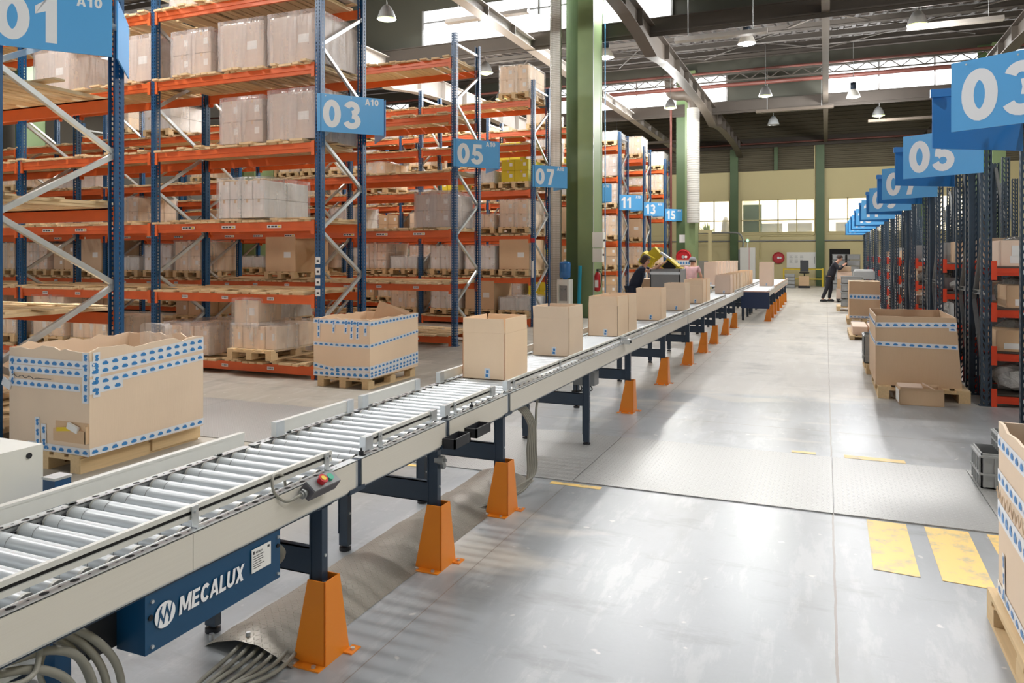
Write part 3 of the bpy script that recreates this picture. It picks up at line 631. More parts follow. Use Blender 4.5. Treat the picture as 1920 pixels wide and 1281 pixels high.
def pallet_rack(num, y0, nb, hidden_front=False):
    t = thing('pallet_rack', 'blue and orange pallet rack, %s row on the left, signed %s' % ({'01': 'nearest', '03': 'second', '05': 'third', '07': 'fourth', '09': 'fifth', '11': 'sixth', '13': 'seventh', '15': 'farthest'}[num], num), 'rack', (X0, y0, 0), 0, 'pallet racks in rows left of conveyor')
    for i in range(nb+1):
        x = -BW*i
        put('post', PM, t, (x-.05, 0, 0)); put('post', PMR, t, (x-.05, RD, 0))
        pts = [(.15, .8, 0)]; k = 0; seq = [(0, .15)]
        z = .15; side = 0; nodes = [(1, .15), (0, .8)] if i == 0 or num == '01' else [(0, .15), (1, .8)]
        while nodes[-1][1] < 5.3: s, z = nodes[-1]; nodes.append((1-s, z+.65))
        for (s0, z0), (s1, z1) in zip(nodes, nodes[1:]):
            a, c = (z0, z1) if s0 == 0 else (z1, z0)
            put('brace', brace_mesh(a, c, M['galv']), t, (x-.05, 0, 0))
        put('brace', brace_mesh(5.8, 5.8, M['galv']), t, (x-.05, 0, 0))
    bm = beam_mesh(BW-.1, M['orange'], 'beamL')
    if num == '01': t.scale = (1, 1.17, 1)
    for i in range(nb):
        for li, z in enumerate(LVL):
            x = -BW*(i+1)
            f = put('beam', bm, t, (x, -.012, z)); put('beam', bm, t, (x+BW-.1, RD+.012, z), (0, 0, pi))
            if num in ('03', '05') and li in (0, 1, 2):
                for q in (.22, .48, .76):
                    wl = .26 if li == 2 else .12; b = MB(); b.box(0, wl, -.002, 0, 0, .045, 0)
                    if li == 2:
                        for c in range(4): b.box(.015+c*.06, .06+c*.06, -.003, -.001, .01, .034, 1+(c == 3))
                    else:
                        for c in range(6): b.box(.012+c*.017, .02+c*.017, -.003, -.001, .012, .036, 1)
                    key = 'lab%d' % (li == 2)
                    if key not in ME: ME[key] = b.mesh('label', [M['paper'], M['ink'], M['yellow']])
                    put('location_label', ME[key], f, (q*(BW-.1)-.1, -.008, .045))
            put('deck_boards', deck_mesh((i*5+li*3+int(y0)) % 6), t, (x-.02, 0, z+BH+.001))
    if num == '03':
        for q, z in enumerate((1.62, 1.47, 1.32, 1.17)): MB().box(-.09, -.01, -.003, -.001, z, z+.1).box(-.07, -.03, -.004, -.003, z+.03, z+.06, 1).build('location_label', [M['paper'], M['ink']], t)
    if num == '07': MB().box(-.105, .005, -.004, -.001, 2.05, 2.15).build('red_mark', M['red'], t); MB().box(-.08, -.02, -.004, -.002, 1.2, 1.6).build('location_label', M['paper'], t)
    return t
ROWS = [('01', 4.13, 2), ('03', 8.62, 4), ('05', 12.77, 5), ('07', 16.95, 5), ('09', 21.15, 5), ('11', 25.25, 5), ('13', 29.0, 5), ('15', 33.2, 5)]
for r in ROWS: pallet_rack(*r)
# ---- pallet and load builders
def pallet_mesh(w=.8, d=1.2, key='p'):
    if key in ME: return ME[key]
    b = MB()
    for q in range(5): x = -w/2+(w-.12)*q/4; b.box(x, x+.12, -d/2, d/2, .122, .144)
    for y in (-d/2, -.05, d/2-.1): b.box(-w/2, w/2, y, y+.1, .1, .122)
    for x in (-w/2, -.05, w/2-.1):
        for y in (-d/2, -.07, d/2-.14): b.box(x, x+.1, y, y+.14, .022, .1)
        b.box(x, x+.1, -d/2, d/2, 0, .022)
    ME[key] = b.mesh('pallet', M['wood']); return ME[key]
pallet_mesh()
def carton_mesh(w, d, h, mat, key, tape=True):
    key = key+'%.2f%.2f%.2f' % (w, d, h)
    if key in ME: return ME[key]
    b = MB(); e = .006
    b.box(-w/2+e, w/2-e, -d/2, d/2, e, h-e); b.box(-w/2, w/2, -d/2+e, d/2-e, e, h-e); b.box(-w/2+e, w/2-e, -d/2+e, d/2-e, 0, h)
    if tape: b.box(-.02, .02, -d/2-.001, d/2+.001, h-.05, h+.001, 1); b.box(w*.12, w*.34, -d/2-.002, -d/2, h*.4, h*.4+min(.12, h*.3), 2)
    ME[key] = b.mesh('carton', [M[mat], M['cardd'], M['paper']]); return ME[key]
def film_mesh(w, d, h, seed, mat='film'):
    key = 'film%.2f%.2f%.2f%d%s' % (w, d, h, seed, mat)
    if key in ME: return ME[key]
    random.seed(seed); b = MB(); nx, nz = 28, 7; pts = []
    per = []
    for s in range(4):
        for k in range(nx//4):
            t = k/(nx//4)*2-1
            per.append([(t, -1), (1, t), (-t, 1), (-1, -t)][s])
    for j in range(nz+1):
        for (x, y) in per:
            r = 1+random.uniform(-.003, .009); pts.append((x*w/2*r+.006*(x > 0), y*d/2*r, -.03+(h+.04)*j/nz))
    n = len(per)
    for (x, y) in per: pts.append((x*w/2*.8+random.uniform(-.01, .01), y*d/2*.8, h+.02+random.uniform(0, .015)))
    f = [(j*n+k, j*n+(k+1) % n, (j+1)*n+(k+1) % n, (j+1)*n+k) for j in range(nz+1) for k in range(n)]
    b.add(pts, f, 0, True); b.add(pts[-n:], [list(range(n))], 0)
    ME[key] = b.mesh('stretch_film', M[mat]); return ME[key]
PROTO = {}
NOPAL = ('taupe', 'taupeX', 'whiteN', 'low2')
LOADSPEC = {   # kind: (material, nx, ny, nz, block w, d, h, film, words)
    'taupe': ('cardt', 2, 2, 2, .78, 1.0, .64, 'film', 'taupe carton block in film'),
    'taupeX': ('cardt', 1, 2, 1, .84, 1.0, .68, 'film', 'big taupe cartons in film'),
    'whiteN': ('cardw', 4, 2, 2, .86, 1.0, .54, 'film2', 'white cartons directly on deck'),
    'low2': ('card', 3, 3, 2, .9, 1.0, .42, 'film', 'film wrapped low carton block'),
    'brown': ('cardd', 2, 2, 2, .74, 1.1, .62, None, 'brown cartons'),
    'brownf': ('card', 2, 3, 2, .76, 1.12, .66, 'film2', 'light cartons under film'),
    'low': ('card', 3, 3, 1, .78, 1.12, .32, 'film2', 'low light cartons under film'),
    'white': ('cardw', 3, 2, 2, .82, 1.1, .58, 'film2', 'white cartons under film'),
    'whitelow': ('film_white', 2, 2, 1, .8, 1.1, .3, 'film2', 'low white film wrapped bales'),
    'tallbox': ('cardd', 1, 1, 1, .8, 1.14, .74, None, 'one large brown box'),
    'cream': ('cardr', 3, 2, 3, .78, 1.12, .66, 'film2', 'pinkish cartons'),
    'yellow': ('ycarton', 2, 2, 2, .72, 1.05, .55, None, 'yellow cartons'),
    'step': ('card', 4, 2, 1, .82, 1.0, .33, None, 'film wrapped stepped cartons'),
    'pallets': (None, 0, 0, 0, .8, 1.2, .6, None, 'empty wooden pallets'),
}
def load(kind, loc, label, group=None, rz=0):
    sp = LOADSPEC[kind]
    if kind == 'pallets':
        for q in range(4):
            o = put('wooden_pallet', ME['p'], None, (loc[0], loc[1], loc[2]+q*.145), (0, 0, rz+(.03*q if q % 2 else 0)))
            tag(o, label.replace('empty wooden pallets', 'empty wooden pallet, %s of its stack' % ('lowest', 'second', 'third', 'topmost')[q]), 'pallet', group)
        return
    if kind not in PROTO:
        ch = []; m, nx, ny, nz, w, d, h, film, words = sp
        zb = .146
        if kind in NOPAL: zb = .004
        else: ch.append(('pallet', ME['p'], (0, 0, 0), 0))
        cw, cdp, chh = w/nx, d/ny, h/nz; cm = carton_mesh(cw-.008, cdp-.008, chh-.004, m, m, tape=(m not in ('film_white',)))
        random.seed(hash(kind) % 100 if False else len(kind)*7)
        for k in range(nz):
            for i in range(nx):
                for j in range(ny): ch.append(('carton' if m != 'film_white' else 'bale', cm, (-w/2+cw*(i+.5), -d/2+cdp*(j+.5), zb+k*chh), random.uniform(-.02, .02) if nx > 1 else 0))
        if kind == 'step':
            ch.append(('carton', carton_mesh(.44, .5, .36, 'card', 'cardstep'), (-.16, -.22, .478), 0)); ch.append(('stretch_film', film_mesh(.5, .56, .38, 3, 'film2'), (-.16, -.22, .478), 0)); ch.append(('stretch_film', film_mesh(w+.03, d+.03, h+.02, 5, 'film2'), (0, 0, .15), 0))
        if film: ch.append(('stretch_film', film_mesh(w+.03, d+.03, h+.02, len(kind), film), (0, 0, zb+.02 if kind in NOPAL else .14), 0))
        PROTO[kind] = ch
    t = thing('pallet_load', label, 'pallet load', loc, rz, group)
    for (n_, me, l, r) in PROTO[kind]: put(n_, me, t, l, (0, 0, r))
    return t
LN = ('bottom shelf', 'second shelf', 'third shelf', 'fourth shelf', 'fifth shelf', 'top shelf')
BN = ('aisle end bay', 'second bay', 'third bay', 'fourth bay', 'fifth bay')
SN = ('right', 'middle', 'left')
USED = set()
RKN = {'01': 'nearest', '03': 'second', '05': 'third', '07': 'fourth', '09': 'fifth', '11': 'sixth', '13': 'seventh', '15': 'farthest'}
RKO = ['nearest', 'second', 'third', 'fourth', 'fifth', 'sixth', 'seventh', 'eighth', 'farthest']
def slot(row, bay, lv, s, kind, dy=0, dz=0, dx=0):
    if (row, bay, lv, s) in USED: return
    USED.add((row, bay, lv, s))
    r = dict((q[0], q[1]) for q in ROWS)[row]
    x = X0-.1-BW*bay-(.44, 1.37, 2.35)[s]+dx; z = LVL[lv]+BH+.07
    load(kind, (x, r+RD/2+dy, z+dz), '%s, %s rack %s, %s, %s, %s' % (LOADSPEC[kind][8], RKN[row], row, LN[lv], BN[bay], SN[s]), 'pallet loads on rack %s' % row)
# row 03 as in the photograph
for s, k in ((0, 'taupeX'), (1, 'taupe'), (2, 'taupeX')): slot('03', 0, 5, s, k)
for s, k in ((0, 'taupeX'), (1, 'taupeX'), (2, 'taupe')): slot('03', 0, 4, s, k)
slot('03', 1, 4, 0, 'taupeX'); slot('03', 1, 4, 2, 'taupeX'); slot('03', 2, 5, 0, 'taupe')
slot('03', 0, 3, 0, 'taupeX'); slot('03', 0, 3, 1, 'taupe')
slot('03', 0, 2, 1, 'whiteN', dx=.08, dy=-.1); slot('03', 0, 0, 1, 'step', dx=.36, dy=-.15); slot('03', 0, 0, 2, 'low2', dy=-.1); slot('03', 1, 0, 1, 'low'); slot('03', 1, 0, 2, 'brownf'); slot('03', 2, 0, 0, 'low'); slot('03', 2, 0, 1, 'brownf')
slot('01', 0, 0, 1, 'low'); slot('01', 0, 0, 2, 'brown')
# rows 05 and 07, aisle end
slot('05', 0, 2, 0, 'taupe'); slot('07', 0, 5, 0, 'brownf'); slot('07', 0, 2, 0, 'brownf'); slot('07', 0, 2, 1, 'low'); slot('07', 0, 1, 0, 'tallbox'); slot('07', 0, 1, 1, 'white'); slot('07', 0, 1, 2, 'white')
slot('07', 0, 0, 0, 'whitelow'); slot('07', 0, 0, 1, 'tallbox'); slot('07', 0, 0, 2, 'white'); slot('07', 1, 1, 0, 'whitelow'); slot('07', 1, 1, 1, 'cream'); slot('07', 1, 0, 0, 'brownf')
slot('07', 0, 3, 1, 'whitelow'); slot('07', 0, 3, 0, 'yellow'); slot('07', 1, 3, 1, 'brownf'); slot('07', 1, 2, 2, 'white')
slot('05', 2, 1, 0, 'brownf'); slot('05', 2, 1, 1, 'white'); slot('05', 1, 1, 1, 'tallbox', dx=.42); slot('05', 3, 1, 0, 'tallbox'); slot('05', 3, 1, 1, 'brown'); slot('05', 1, 0, 1, 'whitelow'); slot('05', 2, 0, 0, 'brown'); slot('05', 3, 3, 1, 'taupe'); slot('05', 3, 2, 1, 'white')
done = {('07', 0), ('07', 1), ('05', 0), ('03', 0), ('05', 1)}
rr = random.Random(11)
for ri, (row, y0, nb) in enumerate(ROWS):
    if row in ('01', '03'): continue
    for bay in range(5 if ri < 7 else 3):
        for lv in range(6):
            for s in range(3):
                p = ((.75, .8, .25, .12, .08, .04) if bay < 2 else (.3, .55, .25, .12, .08, .04))[lv] if row in ('05', '07') else (.85, .9, .7, .6, .6, .4)[lv]
                if rr.random() < p and not ((row, bay) in done) and not (row == '05' and bay in (2, 3) and lv < 4 and lv != 0 and s < 2):
                    if (row, bay, lv, s) in (('05', 2, 0, 0),): continue
                    slot(row, bay, lv, s, rr.choice(('brown', 'brownf', 'low', 'white', 'whitelow', 'tallbox', 'cream', 'taupe', 'brown', 'yellow' if row in ('09', '11') else 'brownf')))
# ================================================================ AISLE SIGNS
def sign_panel(parent, p0, p1, z0, h, num=None, code=True, flip=False):
    p0 = Vector((p0[0], p0[1], 0)); p1 = Vector((p1[0], p1[1], 0)); d = (p1-p0); w = d.length; d.normalize(); nrm = Vector((d.y, -d.x, 0))
    b = MB(); e = nrm*.006
    P = [p0-e, p1-e, p1+e, p0+e]
    b.hexa([q+Vector((0, 0, z0)) for q in P]+[q+Vector((0, 0, z0+h)) for q in P])
    o = b.build('panel', M['signblue'], parent)
    for q in (.12, .5, .88): MB().cyl(p0+d*w*q+nrm*.006+Vector((0, 0, z0+h-.03)), p0+d*w*q+nrm*.012+Vector((0, 0, z0+h-.03)), .007, 8).build('rivet', M['galv'], o)
    if num:
        text_mb(num, h*.73, p0+d*(w*.08)+nrm*.0066+Vector((0, 0, z0+h*.12)), d, (0, 0, 1), nrm, gap=.1).build('numeral', M['signtxt'], o)
        if code: text_mb('A10', h*.17, p0+d*(w*.71)+nrm*.0066+Vector((0, 0, z0+h*.79)), d, (0, 0, 1), nrm, gap=.12).build('aisle_code', M['signtxt'], o)
    return o
for row, y0, nb in ROWS:
    t = thing('aisle_sign', 'blue aisle sign reading %s A10 on %s left rack' % (row, RKN[row]), 'sign', (X0, y0, {'01': 3.53, '03': 3.48, '05': 3.44, '07': 3.4, '09': 3.34, '11': 3.3, '13': 3.28, '15': 3.26}[row]), 0, 'blue number signs on the left racks')
    sign_panel(t, (-.04, -.03), (.58, .7), 0, .53, row)
    o = sign_panel(t, (.57, .76), (.0, 1.36), 0, .53)
    MB().box(-.06, .02, 1.12, 1.36, .44, .5).build('bracket', M['galvd'], t)
# ================================================================ SHELVING ON THE RIGHT
RPM = post_mesh('post_front', 3.3, M['rackgrey'], w=.11, d=.07, hole=(.022, .045), pitch=.075, slant=.016, cols=(-.026, .026))
RPMR = post_mesh('post_rear', 3.3, M['rackgrey'], w=.11, d=.07, hole=(.022, .045), pitch=.075, slant=.016, cols=(-.026, .026), up=-1)
RX = 1.66; RW = .92; RLV = [-.01, .48, .98, 1.46]
RD_save = RD; RD = .85
RKO_ = ['nearest', 'second', 'third', 'fourth', 'fifth', 'sixth', 'seventh', 'eighth', 'farthest']
def shelf_rack(idx, y0, nb, which, num):
    t = thing('shelving_rack', 'dark shelving with red orange beams, %s row on the right, %s half, signed %s' % (RKO_[idx], which, num), 'rack', (RX, y0, 0), 0, 'shelving racks along right side of aisle')
    for i in range(nb+1):
        x = RW*i+.055; put('post', RPM, t, (x, 0, 0)); put('post', RPMR, t, (x, RD, 0))
        z = .2; s = 0
        for q in range(3):
            a, c = (z, z+1.0) if s == 0 else (z+1.0, z); put('brace', brace_mesh(a, c, M['galvd']), t, (x, 0, 0)); z += 1.0; s = 1-s
        put('brace', brace_mesh(1.3, 1.3, M['galvd']), t, (x, 0, 0))
    bm = beam_mesh(RW-.1, M['redor'], 'beamR', h=.085, d=.04, cz=.22)
    for i in range(nb):
        for lv, z in enumerate(RLV):
            x = RW*i+.1
            f = put('beam', bm, t, (x, -.012, z+.05)); put('beam', bm, t, (x+RW-.1, RD+.012, z+.05), (0, 0, pi))
            if 'rl' not in ME: ME['rl'] = MB().box(0, .24, -.002, 0, 0, .05).mesh('label', M['paper'])
            put('location_label', ME['rl'], f, (.3, -.006, .015))
            if 'shp' not in ME: ME['shp'] = MB().box(0, RW-.12, .03, RD-.03, 0, .02).mesh('shelf', M['girder'])
            put('shelf', ME['shp'], t, (x+.01, 0, z+.135))
RNUM = ['03', '05', '07', '09', '11', '13', '15', '17', '19', '21']
RROW = []
for k in range(9):
    y0 = 6.22+3.93*k if k else 6.2
    y0 = [6.2, 10.1, 13.95, 18.0, 22.0, 26.0, 30.0, 34.0, 38.0][k]
    nb = 1 if k == 0 else 4 if k < 4 else 2
    RROW.append((k, y0, nb)); shelf_rack(k, y0+(.17 if k == 0 else 0), nb, 'near', RNUM[k]); shelf_rack(k, y0+1.02+(.17 if k == 0 else 0), nb, 'rear', RNUM[k])
for k, y0, nb in RROW:
    t = thing('aisle_sign', 'blue aisle sign reading %s on %s right shelving row' % (RNUM[k], RKO[k]), 'sign', (RX, y0, 2.70), 0, 'blue number signs on the right shelving')
    sign_panel(t, (-.76, .47), (.02, -.03), 0, .53, RNUM[k])
    o = sign_panel(t, (-.78, 1.42), (.0, 1.92), 0, .53); o.data.materials[0] = M['signback']
    MB().box(-.8, -.6, 1.38, 1.42, .45, .52).build('bracket', M['signback'], t)
RD = RD_save
# goods on the right shelving
GN = ('bottom', 'second', 'third', 'top')
GK = {'carton': 'brown carton', 'cartonw': 'pale carton', 'bag': 'crumpled bag of goods', 'bin': 'grey plastic bin', 'flat': 'flat white package'}
def bag_mesh(seed, mat):
    key = 'bag%d' % seed
    if key in ME: return ME[key]
    random.seed(seed); v = []; n, m_ = 14, 6
    for j in range(m_+1):
        for i in range(n):
            a = 2*pi*i/n; r = math.sin(pi*(j+.6)/(m_+1.2))**.6; q = 1+random.uniform(-.14, .14)
            v.append((.33*r*cos(a)*q, .3*r*sin(a)*q, max(0, .12*(1-cos(pi*j/m_))+random.uniform(-.015, .02))))
    b = MB(); b.add(v, [(j*n+i, j*n+(i+1) % n, (j+1)*n+(i+1) % n, (j+1)*n+i) for j in range(m_) for i in range(n)]+[list(range(n))[::-1], [m_*n+i for i in range(n)]], 0, False)
    ME[key] = b.mesh('bag', mat); return ME[key]
k_ = NT('dark_crumpled_plastic'); n_ = k_.noise(k_.coord(), 9, 5, .7); k_.bump(n_, 1, .05); M['bagd'] = k_.fin(k_.mix(n_, L(60, 58, 56), L(150, 146, 138)), .25)
k_ = NT('clear_crumpled_plastic'); n_ = k_.noise(k_.coord(), 9, 5, .7); k_.bump(n_, 1, .05); M['bagl'] = k_.fin(k_.mix(n_, L(150, 146, 140), L(226, 226, 224)), .2)
def shelf_item(kind, loc, w, d, h, label, group):
    t = thing('carton' if 'carton' in kind else {'bag': 'plastic_bag', 'bin': 'storage_bin', 'flat': 'flat_package'}[kind], label, {'bag': 'bag', 'bin': 'bin', 'flat': 'package'}.get(kind, 'box'), loc, 0, group)
    if 'carton' in kind:
        put('carton_body', carton_mesh(w, d, h, 'cardd' if kind == 'carton' else 'cardr', kind), t)
        MB().box(-w*.35, -w*.05, -d/2-.003, -d/2-.001, h*.12, h*.4).build('label', M['paper'], t)
    elif kind == 'bag': put('bag_body', bag_mesh(int(w*100) % 3, M['bagd'] if int(w*100) % 3 else M['bagl']), t, sc=(w/.66, d/.6, h/.24))
    elif kind == 'flat': MB().box(-w/2, w/2, -d/2, d/2, 0, .05).box(-w/2+.03, w/2-.02, -d/2+.03, d/2, .05, .1).build('package_body', M['paper'], t)
    else:
        b = MB(); b.box(-w/2, w/2, -d/2, -d/2+.01, 0, h); b.box(-w/2, w/2, d/2-.01, d/2, 0, h); b.box(-w/2, -w/2+.01, -d/2, d/2, 0, h); b.box(w/2-.01, w/2, -d/2, d/2, 0, h); b.box(-w/2, w/2, -d/2, d/2, 0, .01)
        for q in range(4): b.box(-w/2+w*(q+.5)/4-.006, -w/2+w*(q+.5)/4+.006, -d/2-.01, -d/2, 0, h-.03)
        b.build('bin_body', M['tote'], t)
rr = random.Random(5)
for k, y0, nb in RROW:
    for half in (0, 1):
        if half and k > 4: continue
        for i in range(min(nb, 3 if k < 4 else 1)):
            for lv in range(4):
                yb = y0+1.02*half+(.17 if k == 0 else 0); x = RX+RW*i+.1+(RW-.1)/2; z = RLV[lv]+.157; grp = 'goods on the right shelving under sign %s' % RNUM[k]
                lab = '%s'+' on %s shelf, %s right rack, %s half, %s' % (GN[lv], RKO[k], ('near', 'rear')[half], ('first bay', 'second bay', 'third bay')[i])
                if k == 1 and half == 0 and i == 0:
                    if lv == 3:
                        shelf_item('cartonw', (x, yb+.3, z), .62, .5, .3, 'open carton with white sheet, on top shelf under right sign 05', grp)
                        tag(MB().box(-.22, .22, -.003, 0, .12, .24).build('delivery_note', M['paper'], None, (x+.02, yb+.045, z)), 'white delivery note pouch stuck on the top shelf carton', 'label')
                    elif lv == 2: shelf_item('carton', (x+.03, yb+.3, z), .56, .5, .26, 'brown carton with orange label on third shelf, right sign 05', grp)
                    elif lv == 1: shelf_item('carton', (x-.1, yb+.3, z), .5, .5, .24, 'brown carton with white bag leaning, second shelf, right sign 05', grp); shelf_item('bag', (x+.2, yb+.25, z), .36, .4, .24, 'clear bag on second shelf under right sign 05', grp)
                    else: shelf_item('bag', (x, yb+.35, z), .66, .6, .3, 'dark bag on bottom shelf under right sign 05', grp)
                    if lv in (1, 2, 3):
                        shelf_item('bag', (x+.05, yb+.62, z), .64, .36, .33, 'crumpled dark bag at back of %s shelf under right sign 05' % GN[lv], grp)
                    continue
                kd = rr.choice(('carton', 'cartonw', 'bag', 'bin', 'carton', 'bag', 'bin') if lv < 3 else ('carton', 'bin', 'flat', 'bin'))
                w = rr.choice((.5, .58, .64)); shelf_item(kd, (x+rr.uniform(-.04, .04), yb+.38, z), w, .6, rr.choice((.2, .26, .32)) if lv < 3 else rr.choice((.25, .35)), lab % GK[kd], grp)
# ================================================================ CONVEYORS
RM = {}
def roller_mesh(w):
    if w not in RM:
        b = MB(); r = .029
        b.cyl((-w/2, 0, 0), (w/2, 0, 0), r, 20, 0, cap=False)
        for s in (-1, 1):
            b.cyl((s*w/2, 0, 0), (s*(w/2-.012), 0, 0), r+.0012, 20, 1, cap=False); b.cyl((s*w/2, 0, 0), (s*(w/2+.001), 0, 0), r+.001, 20, 2)
            b.cyl((s*(w/2-.08), 0, 0), (s*(w/2-.083), 0, 0), r+.0006, 20, 2, cap=False)
        b.cyl((-w/2-.02, 0, 0), (w/2+.02, 0, 0), .006, 6, 2)
        RM[w] = b.mesh('roller', [M['roller'], M['alu'], M['galvd']])
    return RM[w]
def conveyor(label, xc, y0, y1, hw=.335, stands=(), pitch=.0935, guides=True, gap=.0, body='panel', guards=True, rollers=True):
    t = thing('roller_conveyor', label, 'conveyor', (xc, y0, 0), 0, 'roller conveyor sections'); Ln = y1-y0
    for s, nm in ((1, 'right'), (-1, 'left')):
        b = MB(); o = s*hw; i = s*(hw-.045); a, c = min(o, i), max(o, i)
        b.box(a, c, .0, Ln, .797, .802, 1)                         # perforated top flange
        b.box(min(o, o-s*.004), max(o, o-s*.004), 0, Ln, .665, .80, 1); b.box(min(i, i+s*.003), max(i, i+s*.003), 0, Ln, .74, .80, 1)
        b.box(min(o, o-s*.03), max(o, o-s*.03), 0, Ln, .662, .667, 3)
        n = int((Ln-.06)/pitch)
        if y0 < 6.5:
            for q in range(n):
                yy = .05+q*pitch
                for (r_, dy) in ((.011, 0), (.004, pitch/2)):
                    cx = s*(hw-.022); b.add([(cx+r_*cos(z*pi/5), yy+dy+r_*1.35*sin(z*pi/5), .8024) for z in range(10)], [list(range(10))], 2)
        rl = b.build('side_rail', [M['panel'], M['galv'], M['dark'], M['navy']], t)
        cuts = [gap, Ln-.02]
        if y0 < 1: cuts = [gap, 1.94-y0, Ln-.02]
        for c0, c1 in zip(cuts, cuts[1:]):
            MB().box(min(o, o+s*.004), max(o, o+s*.004), c0, c1-.002, .675, .797).box(min(o+s*.003, o+s*.0045), max(o+s*.003, o+s*.0045), c0, c1-.002, .792, .797).build('cover_panel', M[body], t)
    if rollers:
        n = round((Ln+.03)/pitch); pe = (Ln+.03)/n; rm = roller_mesh(round(2*(hw-.058), 3))
        for q in range(n): put('roller', rm, t, (0, -.015+pe*(q+.5), .776))
        if y0 < 6.5:
            b = MB()
            for q in range(n):
                for s in (-1, 1): b.box(s*(hw-.052)-.008, s*(hw-.052)+.008, .075+pitch*q, .10+pitch*q, .775, .785)
            b.build('belt_guard', M['black'], t)
    else:
        MB().box(-hw+.05, hw-.05, 0, Ln, .775, .80).build('belt', M['paper'], t)
    if guides:
        for s in ((1, guides[0]), (-1, guides[1])) if isinstance(guides, tuple) else ():
            s, segs = s
            for a, c in segs:
                a -= y0; c -= y0; x = s*(hw-.05) if s > 0 else s*(hw-.035); z0, z1 = (.828, .875) if s > 0 else (.82, .882)
                b = MB(); e = .012 if s < 0 else .009
                (b.box(x-e, x+e, a, c, z1-.017, z1), b.box(x-e, x+e, a, c, z0, z0+.017)) if s > 0 else b.box(x-e, x+e, a, c, z0, z1); b.box(x-e, x+e*.3, a, c, z0+.0172, z1-.0172, 1) if s > 0 else b.box(x-e-.003, x+e+.003, a, c, z1-.008, z1+.0015)
                go = b.build('guide_rail', [M['alu'], M['dark']], t)
                if y0 > 2: MB().box(x-(.012 if s > 0 else .0165), x+(.022 if s > 0 else .0165), a-.004, a+.06, z0-.012, z1+.003).build('end_bracket', M['galv'], go); MB().box(x-(.012 if s > 0 else .0165), x+(.02 if s > 0 else .0165), c-.06, c+.004, z0-.01, z1+.003).build('end_bracket', M['galv'], go)
                step = .75 if y0 < 4.7 else 1.0; yy = a+.12
                while yy < c-.03:
                    MB().box(x+s*.012, x+s*.017, yy, yy+.03, .802, z1).box(x+s*.012, x+s*.04, yy, yy+.03, .802, .806).cyl((x+s*.012, yy+.015, z1-.02), (x+s*.024, yy+.015, z1-.02), .006, 8).build('guide_bracket', M['galv'], go)
                    yy += step
    for sy in stands:
        y = sy-y0
        for s in (1, -1):
            lg = MB().box(s*(hw-.035)-.03, s*(hw-.035)+.03, y-.02, y+.02, .03, .668).box(s*(hw-.035)-.034, s*(hw-.035)-.026, y-.024, y+.024, .1, .66).build('leg', M['navy'], t)
            MB().cyl((s*(hw-.035), y, .0), (s*(hw-.035), y, .03), .012).cyl((s*(hw-.035), y, 0), (s*(hw-.035), y, .02), .035, 12).build('foot', M['black'], lg)
            b = MB()
            for z in (.22, .33, .45): b.cyl((s*(hw-.035)+.03, y, z), (s*(hw-.035)+.036, y, z), .007, 8)
            b.build('bolts', M['galv'], lg)
        MB().box(-hw+.06, hw-.06, y-.004, y+.004, .355, .47).box(-hw+.06, hw-.06, y-.004, y+.03, .465, .47).box(-hw+.06, hw-.06, y-.004, y+.03, .355, .36).build('crossbar', M['navy'], t)
        for s in (1, -1): MB().box(s*(hw-.035)-.03, s*(hw-.035)+.03, y-.05, y+.05, .655, .672).build('mounting_plate', M['navy'], t)
    return t
XC = -2.33
c_1 = conveyor('nearest roller conveyor section carrying the motor box and push buttons', XC, .35, 2.92, stands=(.9, 2.68), guides=([(.35, 2.78)], [(.35, 2.87)]))
c_2 = conveyor('short conveyor section between blue joint plate and first black handle', XC, 2.95, 3.80, stands=(3.72,), guides=([(3.03, 3.74)], [(3.1, 3.78)]))
c_3 = conveyor('short empty conveyor section just before the first open carton', XC, 3.83, 4.70, stands=(4.64,), guides=([(3.8+.04, 4.55)], [(3.88, 4.58)]))
c_4 = conveyor('long conveyor section carrying the four nearest open cartons', XC, 4.73, 11.9, stands=(6.63, 8.2, 10.15), guides=([(4.75, 11.85)], [(4.88, 11.85)]))
c_5 = conveyor('conveyor section with cartons passing the nearest green column', XC, 11.93, 19.0, stands=(12.1, 13.7, 15.15, 16.95, 18.6), guides=([(11.95, 17.0)], [(11.95, 18.9)]))
c_6 = conveyor('far conveyor section alongside the blue fronted belt end', XC-.02, 19.03, 30.5, stands=(21, 23, 25.5, 28), guides=([(19.2, 30)], [(19.2, 30)]), pitch=.125)
c_7 = conveyor('second conveyor with blue end plate right of the first', -1.72, 20.75, 31.0, hw=.36, stands=(20.95, 22.2, 23.5, 25, 26.5, 28, 29.6), guides=None, pitch=.11)
MB().box(-.355, .355, -.012, 0, .33, .76).build('end_plate', simple('dark_royal_blue', L(18, 44, 84), .35), c_7); MB().box(-.36, .36, -.02, 0, .765, .79).build('end_bar', simple('pink_grey_bar', L(206, 170, 160), .5), c_7)
MB().box(.345, .36, 2.2, 10.2, .62, .85).build('side_board', M['cardr'], c_7)
c_8 = conveyor('farther back conveyor behind, filled with tall cartons', -3.35, 23.9, 31.6, stands=(24.5, 27, 30), guides=None, pitch=.125)
